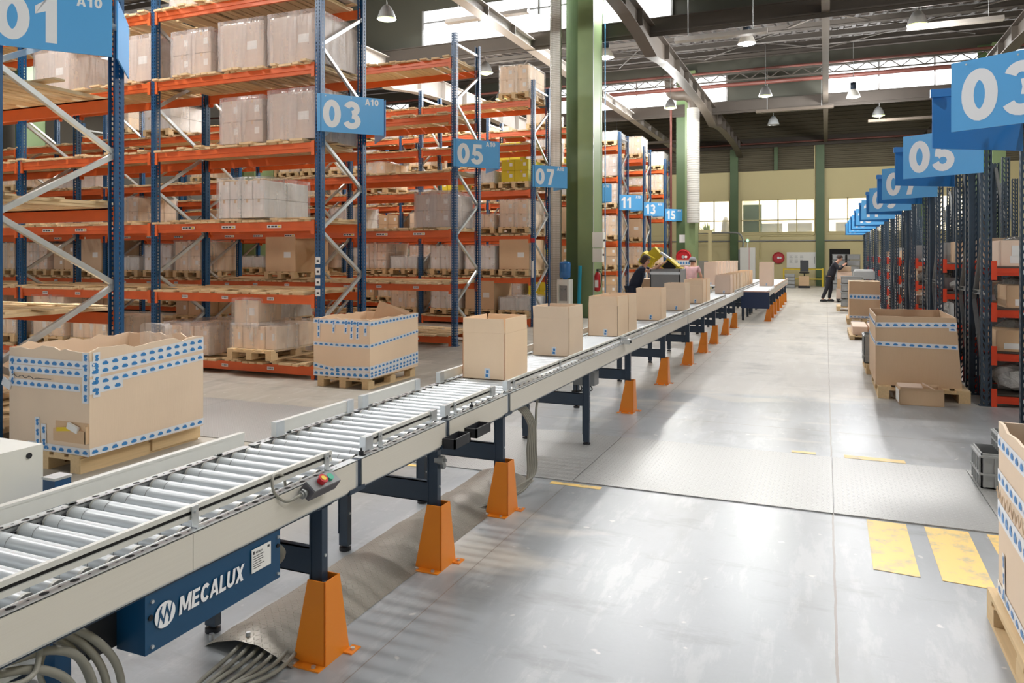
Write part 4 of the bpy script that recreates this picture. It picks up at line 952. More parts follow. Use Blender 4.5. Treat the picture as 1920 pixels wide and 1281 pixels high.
# joint plates and handles
for y, cv in ((2.935, c_1), (3.815, c_2), (4.715, c_3)):
    MB().box(.29, .332, y-.1-cv.location.y, y+.04-cv.location.y, .664, .799).box(.3, .345, y-.09-cv.location.y, y+.03-cv.location.y, .66, .68).build('joint_plate', M['navy'], cv)
for y, cv in ((3.74, c_2), (4.02, c_3)):
    yy = y-cv.location.y; b = MB(); b.box(.335, .345, yy, yy+.2, .66, .715); b.box(.335, .42, yy, yy+.012, .66, .715); b.box(.335, .42, yy+.19, yy+.2, .66, .715); b.box(.41, .42, yy, yy+.2, .66, .715)
    b.build('handle', M['black'], cv)
b = MB(); b.cyl((.31, .77, .6), (.36, .77, .6), .025, 12).cyl((.31, .8, .56), (.35, .8, .56), .018, 12).cyl((.35, .77, .6), (.375, .77, .6), .01, 8)
b.build('adjuster_bolt', M['galvd'], c_2)
for y in (3.35, 3.5): MB().prism([(-.02, .56), (.03, .56), (.03, .66), (-.02, .66)], lambda u, v, w, y=y: (-.12+w, y-2.95+u, v), 0, .006).build('hook_plate', M['navy'], c_2)
for y in (3.0, 3.86, 4.2): MB().cyl((.3, y-2.95, .802), (.3, y-2.95, .82), .012, 10, 0).cyl((.3, y-2.95, .82), (.3, y-2.95, .835), .005, 8).build('sensor', M['black'], c_2)
# motor box with lettering
t = thing('motor_box', 'dark blue drive box with white lettering under nearest conveyor', 'motor box', (-1.995, 1.62, 0))
MB().box(-.13, -.004, .13, .77, .47, .664).build('cover', M['mblue'], t); MB().box(-.28, -.13, .02, .74, .48, .66).build('housing', M['black'], t)
text_mb('MECALUX', .06, (.0, .262, .543), (0, 1, 0), (0, 0, 1), (1, 0, 0), gap=.07, cond=.87, slant=.12).build('lettering', M['signtxt'], t)
b = MB(); c = Vector((0, .205, .573)); R_ = .042
def disc(poly, m=0, dz=0): b.add([c+Vector((.0003+dz, p[0]*R_, p[1]*R_)) for p in poly], [list(range(len(poly)))], m)
disc(arc(0, 0, 1, 1, 0, 360, 32)[:-1]); sl = .18
for x in (-.52, .0, .52):
    a = [(x-.16+sl*.0-.1, -.7), (x-.02-.1, -.7), (x+.26-.0, .75), (x+.12, .75)]
    disc(a, 1, .0003)
disc([(-.62, .2), (-.5, .62), (-.12, -.35), (-.22, -.55)], 1, .0005); disc([(.1, .3), (.22, .62), (.5, -.25), (.4, -.5)], 1, .0005)
b.build('emblem', [M['signtxt'], M['mblue']], t)
lp = MB().box(0, .002, .605, .71, .548, .636).build('rating_plate', M['paper'], t)
b = MB(); b.box(.002, .0026, .612, .62, .616, .628); b.box(.002, .0026, .69, .702, .618, .627)
for q in range(6): b.box(.002, .0026, .612, .612+(.06, .05, .055, .045, .06, .04)[q], .606-q*.0088, .6085-q*.0088)
b.build('print', M['ink'], lp); text_mb('MECALUX', .0075, (.0028, .626, .617), (0, 1, 0), (0, 0, 1), (1, 0, 0), gap=.05, cond=.8).build('print', M['ink'], lp)
b = MB()
for (y, z) in ((.155, .635), (.155, .49), (.755, .635), (.755, .49)): b.cyl((-.004, y, z), (.003, y, z), .006, 10)
b.build('screws', M['galv'], t)
b = MB(); b.cyl((-.004, .15, .585), (.0005, .15, .585), .009, 14); b.cyl((-.004, .755, .6), (.0005, .755, .6), .008, 14); b.build('holes', M['dark'], t)
# push button box
t = thing('control_box', 'grey push button box with red and green buttons on the conveyor edge', 'control box', (-1.975, 2.52, .79), 0)
Mx = Matrix.Rotation(radians(38), 4, 'Y')
def tilt(mb): mb.v = [tuple(Mx @ Vector(p)) for p in mb.v]; return mb
tilt(MB().box(-.01, .05, -.02, .16, -.02, .03)).build('housing', simple('dark_grey_plastic', L(92, 90, 96), .5), t)
tilt(MB().box(-.008, .048, -.016, .156, .03, .034)).build('lid', M['grey'], t)
rb = tilt(MB().cyl((.02, .05, .03), (.02, .05, .052), .018, 16).cyl((.02, .05, .052), (.02, .05, .058), .022, 16)).build('stop_button', M['red'], t)
tilt(MB().cyl((.02, .05, .058), (.02, .05, .0595), .012, 14)).build('button_mark', M['yellow'], rb)
tilt(MB().cyl((.02, .105, .03), (.02, .105, .048), .016, 16)).build('start_button', simple('green_button', L(70, 170, 140), .35), t)
tilt(MB().cyl((.02, -.02, .0), (.02, -.055, .0), .014, 10).cyl((.02, -.035, 0), (.02, -.045, 0), .02, 8)).build('cable_gland', M['galvd'], t)
MB().tube(spline([(.02, -.05, -.01), (.0, -.12, -.02), (-.02, -.17, .03), (-.05, -.14, .08), (-.07, -.06, .06), (-.08, -.03, .01)]), .006).build('cable', M['cable'], t)
MB().box(-.06, .02, .0, .1, -.045, -.035).build('bracket', M['galv'], t)
# ---- orange post guards
def guard_mesh():
    b = MB(); h = .36; e = .006
    P = lambda x, y, z: (x, y, z)
    # front plate (facing -Y), right plate (facing +X), left thin return
    b.hexa([P(-.165, 0, 0), P(0, 0, 0), P(0, e, 0), P(-.165, e, 0), P(-.09, 0, h), P(0, 0, h), P(0, e, h), P(-.09, e, h)])
    b.hexa([P(0, 0, 0), P(0, .17, 0), P(-e, .17, 0), P(-e, 0, 0), P(0, 0, h), P(0, .10, h), P(-e, .10, h), P(-e, 0, h)])
    b.hexa([P(-.165, .17, 0), P(0, .17, 0), P(0, .17+e, 0), P(-.165, .17+e, 0), P(-.09, .10, h), P(0, .10, h), P(0, .10+e, h), P(-.09, .10+e, h)])
    return b.mesh('guard_plate', M['guard'])
gm = guard_mesh(); fm = MB().box(-.18, .0, -.045, .0, 0, .006).mesh('foot_flange', M['guard']); fm2 = MB().box(0, .045, .13, .2, 0, .006).mesh('foot_flange', M['guard'])
bm_ = MB().cyl((-.14, -.025, .006), (-.14, -.025, .014), .01, 8).cyl((-.04, -.025, .006), (-.04, -.025, .014), .01, 8).cyl((.025, .165, .006), (.025, .165, .014), .01, 8).mesh('anchor_bolts', M['galv'])
GY = [2.62, 3.66, 4.6, 8.14, 10.1, 12.05, 13.65, 15.1, 16.9, 18.55]
OR = ['nearest the camera', 'second from the camera', 'third from the camera', 'fourth, beyond the chequer plate', 'fifth', 'sixth', 'seventh', 'eighth', 'ninth', 'tenth, farthest of the first row']
for i, y in enumerate(GY):
    t = thing('post_guard', 'orange steel guard around a conveyor leg, %s' % OR[i], 'guard', (-1.955, y, 0), 0, 'orange leg guards of the near conveyor')
    put('guard_plate', gm, t); f = put('foot_flange', fm, t); put('foot_flange', fm2, t); put('anchor_bolts', bm_, f)
for i, y in enumerate((20.8, 22.0, 23.3, 24.8, 26.3, 27.8, 29.4)):
    t = thing('post_guard', 'orange steel guard along second conveyor, %s from its blue end' % ('first', 'second', 'third', 'fourth', 'fifth', 'sixth', 'seventh')[i], 'guard', (-1.33, y, 0), 0, 'orange leg guards of the second conveyor')
    put('guard_plate', gm, t); put('foot_flange', fm, t); put('foot_flange', fm2, t)
# ---- open cartons
def open_carton_mesh(w, d, h, flap, mat, seed):
    random.seed(seed); b = MB(); e = .005; H = h-flap
    b.box(-w/2, w/2, -d/2, d/2, 0, e)
    for (x0, x1, y0, y1, ax) in ((-w/2, w/2, -d/2, -d/2+e, 0), (-w/2, w/2, d/2-e, d/2, 0), (-w/2, -w/2+e, -d/2, d/2, 1), (w/2-e, w/2, -d/2, d/2, 1)):
        b.box(x0, x1, y0, y1, 0, H)
        t = random.uniform(-.006, .012); n = .004
        sx = (1 if x0 > 0 else -1) if ax else 0; sy = (1 if y0 > 0 else -1) if not ax else 0
        X0_, X1_, Y0_, Y1_ = (x0+n*(not ax), x1-n*(not ax), y0+n*ax, y1-n*ax)
        b.hexa([(X0_, Y0_, H+.001), (X1_, Y0_, H+.001), (X1_, Y1_, H+.001), (X0_, Y1_, H+.001)]+[(x+sx*t+(.008 if x < 0 else -.008)*(not ax), y+sy*t+(.008 if y < 0 else -.008)*ax, h) for x, y in ((X0_, Y0_), (X1_, Y0_), (X1_, Y1_), (X0_, Y1_))])
    return b.mesh('carton_body', mat)
OC = [open_carton_mesh(.355, .45, .462, .11, M['card'], s) for s in range(3)]
OCt = open_carton_mesh(.36, .45, .72, .12, M['cardr'], 9); OC2 = open_carton_mesh(.36, .5, .46, .1, M['cardr'], 4)
sm = MB().box(-.022, .022, -.003, 0, .01, .085).box(-.013, .01, -.0036, -.003, .02, .042, 1).box(-.009, .013, -.0036, -.003, .05, .072, 1).mesh('tape_piece', [M['tape'], M['tapeblue']])
def open_carton(me, x, y, label, grp, rz=0, z=.806, tp=.03):
    t = thing('open_carton', label, 'box', (x, y, z), rz, grp); o = put('carton_body', me, t)
    d = .225 if me is not OC2 else .25
    put('tape_piece', sm, t, (tp, -d, 0)); MB().box(-.018, .0, -d+.0, -d+.001, .3, .301).data if False else None
    return t
for i, (x, y, lb) in enumerate(((-2.39, 5.38, 'open topped brown carton on conveyor, nearest to camera'), (-2.37, 6.82, 'open topped carton on conveyor, second from camera'),
        (-2.375, 8.64, 'open carton on conveyor, third from camera with another touching behind'), (-2.38, 9.13, 'open carton touching the back of the third one'),
        (-2.36, 10.95, 'open carton on conveyor left of fifth orange guard'), (-2.36, 13.0, 'open carton on conveyor before the blurred picker bin'), (-2.36, 14.95, 'open carton in front of the person in pink, left one'),
        (-2.36, 15.5, 'open carton in front of the person in pink, right one'))):
    open_carton(OC[i % 3], x, y, lb, 'open cartons on the near conveyor', rz=(.0, .02, -.02, .01, .03, -.02, .02, .0)[i])
for i in range(10):
    open_carton(OC[i % 3] if i else OC2, -2.3, 18.95+i*(.62 if i > 3 else .78), 'open carton in the queue on far conveyor section, %s in the queue' % ('first', 'second', 'third', 'fourth', 'fifth', 'sixth', 'seventh', 'eighth', 'ninth', 'tenth')[i], 'cartons queued on the far conveyor')
for i in range(2): open_carton(OCt, -1.68, 24.1+i*.62, ('tall open carton standing alone on the second conveyor', 'tall open carton right behind the tall one on second conveyor')[i], 'tall cartons on the second conveyor')
for i in range(8):
    open_carton(OCt, -3.35, 24.3+i*.85, 'tall open carton on back conveyor, %s in its row' % ('first', 'second', 'third', 'fourth', 'fifth', 'sixth', 'seventh', 'eighth', 'ninth')[i], 'tall cartons on the back conveyor')
# ---- chequer plates, painted marks, cable cover
for i, (a, c) in enumerate(((-9.2, -6.6), (-6.6, -4.2), (-4.2, -1.8), (-1.8, .05), (.05, 1.05), (1.05, 2.6))):
    nm = ('left of the taped box', 'between taped boxes and conveyor', 'under the conveyor', 'middle of the aisle', 'right aisle beside yellow marks', 'under the grey tote at right')[i]
    tag(MB().box(a+.003, c-.003, 5.5, 7.02, 0, .008 if i != 4 else .009).build('floor_plate', M['chequer']), 'steel chequer floor plate, %s' % nm, 'floor plate', 'chequer plates across the floor')
def mark(pts, label):
    tag(MB().add([(x, y, .0025) for x, y in pts]+[(x, y, .0005) for x, y in pts], [tuple(range(len(pts))), tuple(range(2*len(pts)-1, len(pts)-1, -1))]).build('floor_marking', M['fpaint']), label, 'floor marking', 'yellow marks on the floor')
mark([(.245, 4.62), (.475, 4.6), (.48, 5.47), (.25, 5.47)], 'faded yellow floor bar, left of the pair near the right pallet box')
mark([(.58, 4.6), (.82, 4.58), (.83, 5.47), (.585, 5.47)], 'bright yellow floor bar, right of the pair near right pallet box')
mark([(.93, 4.75), (1.15, 4.75), (1.15, 5.47), (.93, 5.47)], 'yellow floor bar half hidden behind near right pallet box')
mark([(-1.95, 5.4), (-1.55, 5.4), (-1.55, 5.46), (-1.95, 5.46)], 'thin yellow line at near edge of plates beside the conveyor')
mark([(-4.6, 5.4), (-2.9, 5.4), (-2.9, 5.45), (-4.6, 5.45)], 'thin yellow line at near edge of plates left of conveyor')
mark([(.15, 7.06), (.62, 7.06), (.62, 7.16), (.15, 7.16)], 'worn yellow stripe at far edge of plates, right aisle')
mark([(-.28, 7.08), (-.08, 7.08), (-.08, 7.15), (-.28, 7.15)], 'short worn yellow stripe at far edge of plates, mid aisle')
t = thing('cable_cover', 'bent dull chequer plate covering cables on the floor under conveyor', 'cable cover', (-2.3, 2.56, 0))
b = MB(); prof = [(-.26, .002), (-.2, .04), (-.08, .07), (.04, .06), (.14, .03), (.22, .002)]; ny = 26
pts = [(x, j*.11, z*(1+.22*sin(j*1.1+x*4)+.2*sin(j*2.3+x*2))) for j in range(ny+1) for x, z in prof]
b.add(pts+[(x, y, z-.003) for x, y, z in pts], [(j*6+i, j*6+i+1, (j+1)*6+i+1, (j+1)*6+i) for j in range(ny) for i in range(5)], 0, True)
b.build('plate', M['chequerd'], t)
MB().cyl((-.27, .05, 0), (-.27, .05, .03), .012, 8).cyl((-.05, .04, .07), (-.05, .04, .085), .01, 8).build('bolts', M['galv'], t)
def cables(label, paths, r, loc=(0, 0, 0)):
    t = thing('cable_bundle', label, 'cables', loc, 0)
    for p in paths: MB().tube(spline(p), r, 8).build('cable', M['cable'], t)
    return t
rr = random.Random(3)
cables('fan of grey cables coming out of near end of the cable cover', [[(-2.42+i*.045, 2.75, .03), (-2.36+i*.045, 2.5, .03), (-2.33+i*.03+rr.uniform(-.02, .02), 2.3, .015+.004*(i % 3)), (-2.25+i*.012, 2.05, .012+.01*(i % 4)), (-2.2-i*.02, 1.6, .012), (-2.3, 1.2, .012)] for i in range(7)], .009)
cables('thick grey cables looping down below nearest conveyor left of motor box', [[(-2.12-.01*i, 1.52-.03*i, .66), (-2.08-.015*i, 1.62-.03*i, .58), (-2.06-.02*i, 1.70-.035*i, .45), (-2.08-.02*i, 1.74-.03*i, .25), (-2.1-.02*i, 1.76-.02*i, .02)] for i in range(3)]+[[(-2.1, 1.15, .655), (-2.06, 1.35, .64), (-2.06, 1.5, .6), (-2.07, 1.6, .5), (-2.09, 1.66, .3), (-2.1, 1.68, .02)], [(-2.1, 1.1, .655), (-2.05, 1.3, .63), (-2.05, 1.45, .57), (-2.07, 1.56, .45), (-2.1, 1.6, .25), (-2.12, 1.6, .02)]], .0125)
cables('thin cable loop hanging under nearest conveyor at bottom left', [[(-2.05, 1.26, .66), (-2.02, 1.32, .6), (-2.02, 1.4, .59), (-2.05, 1.44, .64)], [(-2.1, 1.5, .62), (-2.08, 1.46, .55), (-2.08, 1.5, .45), (-2.1, 1.58, .3), (-2.12, 1.62, .02)], [(-2.06, 1.24, .66), (-2.05, 1.2, .55), (-2.08, 1.12, .4), (-2.1, 1.1, .02)]], .008)
cables('bundle of grey cables dropping to floor beside third orange guard', [[(-2.1, 4.95+.05*i, .66), (-2.06, 5.06+.03*i, .62), (-2.04, 5.2+.028*i, .48), (-2.05+.006*i, 5.2+.026*i, .3), (-2.04+.006*i, 5.18+.024*i, .12), (-2.05, 5.1, .04+.008*i), (-2.1-.02*i, 4.8, .03), (-2.25-.03*i, 4.4, .03)] for i in range(5)]+[[(-2.1, 5.6, .66), (-2.06, 5.42, .6), (-2.04, 5.34, .45), (-2.04, 5.32, .3), (-2.03, 5.28, .12), (-2.04, 5.12, .03), (-2.1, 4.85, .02)]], .0095)
cables('thick hose hanging behind leg of nearest conveyor', [[(-2.2, 2.35, .66), (-2.15, 2.5, .55), (-2.15, 2.58, .46), (-2.25, 2.52, .38), (-2.4, 2.4, .36)]], .017)
t = thing('junction_box', 'grey cable box with drooping leads under conveyor by fourth guard', 'junction box', (-2.2, 7.1, 0)); MB().box(-.1, .12, -.05, .1, .47, .6).build('housing', M['grey'], t)
for q in range(4): MB().tube(spline([(-.08+q*.05, -.02, .47), (-.07+q*.05, -.03, .42), (-.12, -.02, .37+.01*q)]), .006).build('lead', M['black'], t)
t = thing('sensor_unit', 'small silver sensor clamped on conveyor edge beside the third carton', 'sensor', (-1.985, 7.85, .8)); MB().box(-.0, .07, -.04, .03, .0, .05).box(-.03, .03, .0, .05, .03, .07).build('housing', M['galv'], t); MB().cyl((.07, -.01, .025), (.08, -.01, .025), .015, 10).build('lens', M['black'], t)
# white cabinet and stub post at the left edge
t = thing('control_cabinet', 'large white metal cabinet cut off at left edge of photo', 'cabinet', (-3.0, 2.12, 0))
MB().box(-1.1, 0, -1.3, 0, .05, .965).build('cabinet_body', M['white'], t); MB().cyl((0, -.06, .93), (.004, -.06, .93), .012, 12).build('lock', M['black'], t); MB().box(-1.05, -.03, -1.25, -.03, 0, .05).build('plinth', M['navy'], t)
t = thing('stub_post', 'short capped blue post standing before the white cabinet', 'post', (-2.86, 2.08, 0)); MB().box(-.035, .035, -.035, .035, 0, .85).build('post_body', M['blue'], t); MB().box(-.038, .038, -.038, .038, .85, .86).build('cap', M['galv'], t)
# ================================================================ BIG TAPED BOXES ON PALLETS
def big_box(label, x0, x1, y0, y1, z0, z1, tapes, mat='card', seed=1, bulge=.03, jag=.015, open_=True, lean=0.0, group='big taped boxes on pallets', inner=False, corner_tapes=(), skew=0):
    random.seed(seed); t = thing('pallet_box', label, 'box', ((x0+x1)/2, (y0+y1)/2, z0), 0, group); w = x1-x0; d = y1-y0; h = z1-z0
    C = [(-w/2, -d/2), (w/2, -d/2), (w/2, d/2), (-w/2, d/2)]; N = [(0, -1), (1, 0), (0, 1), (-1, 0)]; NU, NZ = 14, 8
    jg = {}
    def P(f, u, zt, off=0.0):
        a, c = C[f], C[(f+1) % 4]; bl = bulge*sin(pi*u)*sin(pi*min(1, zt*.9+.05))*(.6+.4*sin(f*2+seed))
        x = a[0]+(c[0]-a[0])*u+N[f][0]*(bl+off); y = a[1]+(c[1]-a[1])*u+N[f][1]*(bl+off)
        z = zt*h; x += lean*max(0, (x/w+.5))*(zt-.0)*-1
        return (x, y, z+skew*zt*(y/d))
    def top(f, i):
        key = (f, i) if i < NU else ((f+1) % 4, 0)
        if key not in jg: jg[key] = random.uniform(-jag, jag)
        return jg[key]
    b = MB()
    for f in range(4):
        for off in (0, -.012):
            v = [P(f, i/NU, j/NZ, off) for j in range(NZ) for i in range(NU+1)]
            v += [(lambda p, i=i: (p[0], p[1], p[2]+top(f, i)))(P(f, i/NU, 1, off)) for i in range(NU+1)]
            b.add(v, [(j*(NU+1)+i, j*(NU+1)+i+1, (j+1)*(NU+1)+i+1, (j+1)*(NU+1)+i) for j in range(NZ) for i in range(NU)])
            if off == 0: ring = v[-(NU+1):]
            else:
                r2 = v[-(NU+1):]; b.add(ring+r2, [(i, i+1, NU+1+i+1, NU+1+i) for i in range(NU)])
    b.box(-w/2+.01, w/2-.01, -d/2+.01, d/2-.01, 0, .01)
    if not open_: b.box(-w/2+.01, w/2-.01, -d/2+.01, d/2-.01, h-.03, h-.005)
    b.build('box_body', M[mat], t)
    for (f, u0, u1, za, zb, tw) in tapes:
        b = MB(); n = max(2, int(abs(u1-u0)*NU)); L_ = (w if f % 2 == 0 else d)*(u1-u0); hh = tw/h/2
        for i in range(n):
            ua, ub = u0+(u1-u0)*i/n, u0+(u1-u0)*(i+1)/n; z_a = za+(zb-za)*i/n; z_b = za+(zb-za)*(i+1)/n
            b.quad(P(f, ua, z_a-hh, .0035), P(f, ub, z_b-hh, .0035), P(f, ub, z_b+hh, .0035), P(f, ua, z_a+hh, .0035))
        m = max(1, int(abs(L_)/.085))
        for i in range(m):
            uc = u0+(u1-u0)*(i+.5)/m; zc = za+(zb-za)*(i+.5)/m; su = .029/(w if f % 2 == 0 else d); sz = hh*.62
            poly = [(-.95, -.5), (-.9, .1), (-.6, .35), (-.42, .85), (-.2, .5), (0, .95), (.2, .5), (.45, .8), (.6, .35), (.92, .1), (1, -.5), (.6, -.85), (-.7, -.8)]
            b.add([P(f, uc+p[0]*su, zc+p[1]*sz, .005) for p in poly], [list(range(len(poly)))], 1)
        b.build('printed_tape', [M['tape'], M['tapeblue']], t)
    for (f, u, z0_, z1_, tw) in corner_tapes:   # vertical strips
        b = MB(); su = tw/2/(w if f % 2 == 0 else d)
        n = 4
        for i in range(n): za, zb = z0_+(z1_-z0_)*i/n, z0_+(z1_-z0_)*(i+1)/n; b.quad(P(f, u-su, za, .005), P(f, u+su, za, .005), P(f, u+su, zb, .005), P(f, u-su, zb, .005))
        m = max(1, int((z1_-z0_)*h/.075))
        for i in range(m):
            zc = z0_+(z1_-z0_)*(i+.5)/m; poly = [(-.5, -.8), (.3, -1), (.6, -.3), (.3, .1), (.6, .9), (-.2, 1), (-.6, .4), (-.3, 0)]
            b.add([P(f, u+p[0]*su, zc+p[1]*.028/h, .0065) for p in poly], [list(range(len(poly)))], 1)
        b.build('printed_tape', [M['tape'], M['tapeblue']], t)
    return t, P
TW = .062
tL, PL = big_box('battered open cardboard pallet box with torn rim and many tape bands, left foreground', -6.36, -5.4, 4.2, 5.38, .146, .985,
    [(0, 0, 1, .86, .86, TW), (0, 0, 1, .78, .78, TW), (0, 0, .9, .64, .64, TW), (1, 0, 1, .86, .955, TW), (1, 0, 1, .79, .885, TW), (1, 0, 1, .69, .775, TW), (1, 0, .25, .62, .64, TW), (0, .25, 1, .035, .03, TW), (1, 0, 1, .035, .05, TW)],
    seed=4, bulge=.035, jag=.022, corner_tapes=[(0, .96, .5, .98, .07), (1, .05, .55, .98, .06), (0, .05, .6, .9, .05), (0, .38, .02, .32, .06), (0, .46, .02, .26, .06)], skew=0)
b = MB(); w_, d_ = .96, 1.18
b.box(.1, .47, -.62, -.6, .1, .2); b.box(.1, .47, -.60, -.59, .1, .26); b.box(.46, .475, -.62, -.56, .1, .24); b.build('torn_flap', M['cardd'], tL)
MB().cbox((.33, -.62, .22), (.12, .02, .05), ry=.3).build('crumpled_paper', M['paper'], tL); MB().cbox((.22, -.615, .2), (.16, .015, .03), ry=-.1).build('yellow_straps', M['yellow'], tL)
MB().cbox((-.5, -.6, .52), (.11, .01, .07), ry=.4).build('tape_tail', M['tape'], tL); MB().tube([(-.42+q*.03, -.604-.012*0-.03*sin(pi*(.06+q*.03)), .595+.012*sin(q*1.7)*(q < 12)) for q in range(18)], .003, 5).build('handwriting', M['ink'], tL)
put('wrapped_film', film_mesh(.3, .1, .3, 77, 'film2'), tL, (-.02, .5, .62))
def pallet_at(x, y, label, rz=0, mat=None):
    o = put('wooden_pallet', ME['p'], None, (x, y, 0), (0, 0, rz)); tag(o, label, 'pallet', 'wooden pallets under the big boxes'); return o
o = pallet_at(-5.9, 4.79, 'wooden pallet with solid side boards under the battered box at left'); o.scale = (1.03, 1.02, 1)
tag(MB().box(-5.5, -5.475, 4.18, 4.83, 0, .12).box(-5.5, -5.475, 4.87, 5.42, .02, .14).build('plank', M['wood']), 'loose planks along side of pallet under the battered box', 'plank')
tL2, _ = big_box('open taped pallet box with an upright flap, beside rack 03', -6.3, -5.42, 8.2, 9.44, .146, .915,
    [(0, 0, 1, .945, .93, TW), (1, 0, 1, .92, .96, TW), (0, 0, 1, .555, .55, TW*.8), (1, 0, 1, .55, .66, TW*.8), (0, 0, .5, .19, .1, TW), (0, .4, 1, .14, .17, TW), (0, 0, 1, .05, .06, TW*1.3), (1, 0, 1, .17, .24, TW), (1, 0, 1, .09, .16, TW), (1, 0, 1, .04, .1, TW)],
    seed=8, bulge=.03, jag=.012, corner_tapes=[(0, .1, .66, .99, .05), (0, .38, .75, .99, .04), (0, .6, .75, .99, .045), (0, .7, .66, .99, .045), (0, .8, .66, .97, .045), (0, .93, .72, .9, .045)])
MB().hexa([(-.12, .3, .7), (.38, .5, .72), (.38, .506, .72), (-.12, .306, .7), (.0, .3, .95), (.36, .5, .8), (.36, .506, .8), (.0, .306, .95)]).build('upright_flap', M['cardd'], tL2)
pallet_at(-5.86, 8.83, 'wooden pallet under the open taped box beside rack 03')
tR1, _ = big_box('clean tall taped box on pallet in right aisle, nearest of two', .57, 1.5, 10.3, 11.7, .146, .995,
    [(0, .0, 1, .87, .90, TW), (3, 0, 1, .9, .88, TW), (0, 0, .99, .6, .585, TW*.9), (3, 0, 1, .64, .61, TW*.8), (0, .9, .99, .835, .835, .04)], mat='cardd', seed=3, bulge=.012, jag=.004, lean=.06)
o = pallet_at(1.08, 10.86, 'wooden pallet under the clean tall box in the right aisle'); o.rotation_euler.z = 0; o.scale = (1.22, 1.16, 1.02)
tR2, _ = big_box('brown taped box on pallet farther down right aisle', .55, 1.25, 20.7, 21.8, .146, 1.08, [(0, 0, 1, .6, .58, .13), (0, 0, 1, .05, .05, .06), (0, .85, .97, .18, .18, .08)], mat='cardd', seed=5, bulge=.01, jag=.003, open_=False)
pallet_at(.9, 21.25, 'wooden pallet under the farther brown box in right aisle')
tR0, _ = big_box('torn cardboard pallet box with film at right edge, nearest', .755, 1.66, 2.9, 4.16, .146, .955, [(3, 0, 1, .9, .9, TW), (3, 0, 1, .7, .7, TW), (3, 0, 1, .5, .5, TW*1.5), (3, .0, .5, .05, .05, TW), (0, 0, 1, .9, .9, TW)], seed=6, bulge=.03, jag=.012, corner_tapes=[(3, .12, .02, .3, .05)])
MB().tube([(-.485, .5-q*.02, .52+.03*sin(q*1.9)) for q in range(30)], .002, 4).build('handwriting', M['cardd'], tR0)
put('plastic_sheet', bag_mesh(1, M['film_white']), tR0, (.1, .1, .45), sc=(1.2, 1.5, 2.3))
o = pallet_at(1.2, 3.56, 'wooden pallet under the torn box at right edge'); o.scale = (1.2, 1.12, 1)
tP, _ = big_box('tall taped box standing behind the person in pink', -4.72, -3.95, 24.6, 25.4, .146, 1.58, [(0, 0, 1, .94, .94, .16), (0, 0, 1, .78, .78, .1)], mat='cardd', seed=5, bulge=.005, jag=.0, open_=False)
pallet_at(-4.33, 25.0, 'wooden pallet under box behind the person in pink', rz=pi/2)
# small items in the aisle
t = thing('open_carton', 'small open carton with papers on floor against right pallet', 'box', (1.02, 10.0, 0), .05)
put('carton_body', open_carton_mesh(.46, .34, .2, .03, M['cardd'], 2), t); MB().box(-.14, .12, -.004, 0, 0, .15).build('address_label', M['paper'], t, (-.233, -.02, .02), (0, 0, -pi/2)); MB().cbox((-.1, .02, .2), (.26, .14, .012), rx=.2).cbox((.1, .0, .2), (.15, .1, .01), ry=.5).build('papers', M['cardr'], t)
def tote(x, y, z, label, rz=0, w=.4, d=.3, h=.22): 
    t = thing('plastic_tote', label, 'tote', (x, y, z), rz)
    b = MB(); e = .01; b.box(-w/2, w/2, -d/2, d/2, 0, .01)
    for s in (-1, 1): b.box(min(s*w/2, s*(w/2-e)), max(s*w/2, s*(w/2-e)), -d/2, d/2, 0, h); b.box(-w/2, w/2, min(s*d/2, s*(d/2-e)), max(s*d/2, s*(d/2-e)), 0, h)
    for k in range(7): x_ = -w/2+.02+(w-.04)*k/6; b.box(x_-.006, x_+.006, -d/2-.012, -d/2, .01, h-.03)
    for k in range(5): y_ = -d/2+.02+(d-.04)*k/4; b.box(-w/2-.012, -w/2, y_-.006, y_+.006, .01, h-.03)
    b.build('body', M['tote'], t)
    b = MB()
    for z_ in (h-.03, .1): b.box(-w/2-.016, w/2+.016, -d/2-.016, -d/2, z_, z_+.015); b.box(-w/2-.016, -w/2, -d/2, d/2, z_, z_+.015)
    b.build('rim', M['tote'], t); return t
tote(1.3, 6.68, .009, 'grey plastic tote on chequer plate, nearest of two stacked', 0, .46, .34, .26); 
t = tote(1.36, 6.72, .27, 'grey plastic tote tilted on top of the tote by right edge'); t.rotation_euler = (0, 0, .0); t.scale = (.8, .8, .6)
tote(.78, 12.5, .146, 'grey tote on small pallet behind the tall right aisle box', 0, .5, .5, .42); pallet_at(.95, 12.75, 'pallet under grey tote behind the tall right aisle box')
t = thing('carton_stack', 'flat pale cartons on low pallet between two right aisle boxes', 'cartons', (.82, 17.9, 0)); put('pallet', ME['p'], t, sc=(.9, 1.6, .6)); MB().box(-.3, -.02, -.8, .5, .09, .26).box(.02, .3, -.7, .6, .09, .24).build('cartons', M['cardr'], t)
tag(put('wooden_pallet', ME['p'], None, (.72, 26.0, 0)), 'yellowish pallet under the grey tote column in right aisle', 'pallet')
totes_stack('grey tote column in right aisle', (.75, 25.7, .146), 4, 'grey tote in column behind the farther aisle box, %s', .6, .5, .24)
t = thing('carton_trolley', 'trolley stacked with brown cartons in front of man in black', 'trolley', (.62, 30.9, 0))
MB().box(-.25, .35, -.9, .5, .08, .12).build('platform', M['black'], t)
for (x, y) in ((-.2, -.8), (.3, -.8), (-.2, .4), (.3, .4)): MB().cyl((x-.02, y, .05), (x+.02, y, .05), .05, 12).build('wheel', M['black'], t)
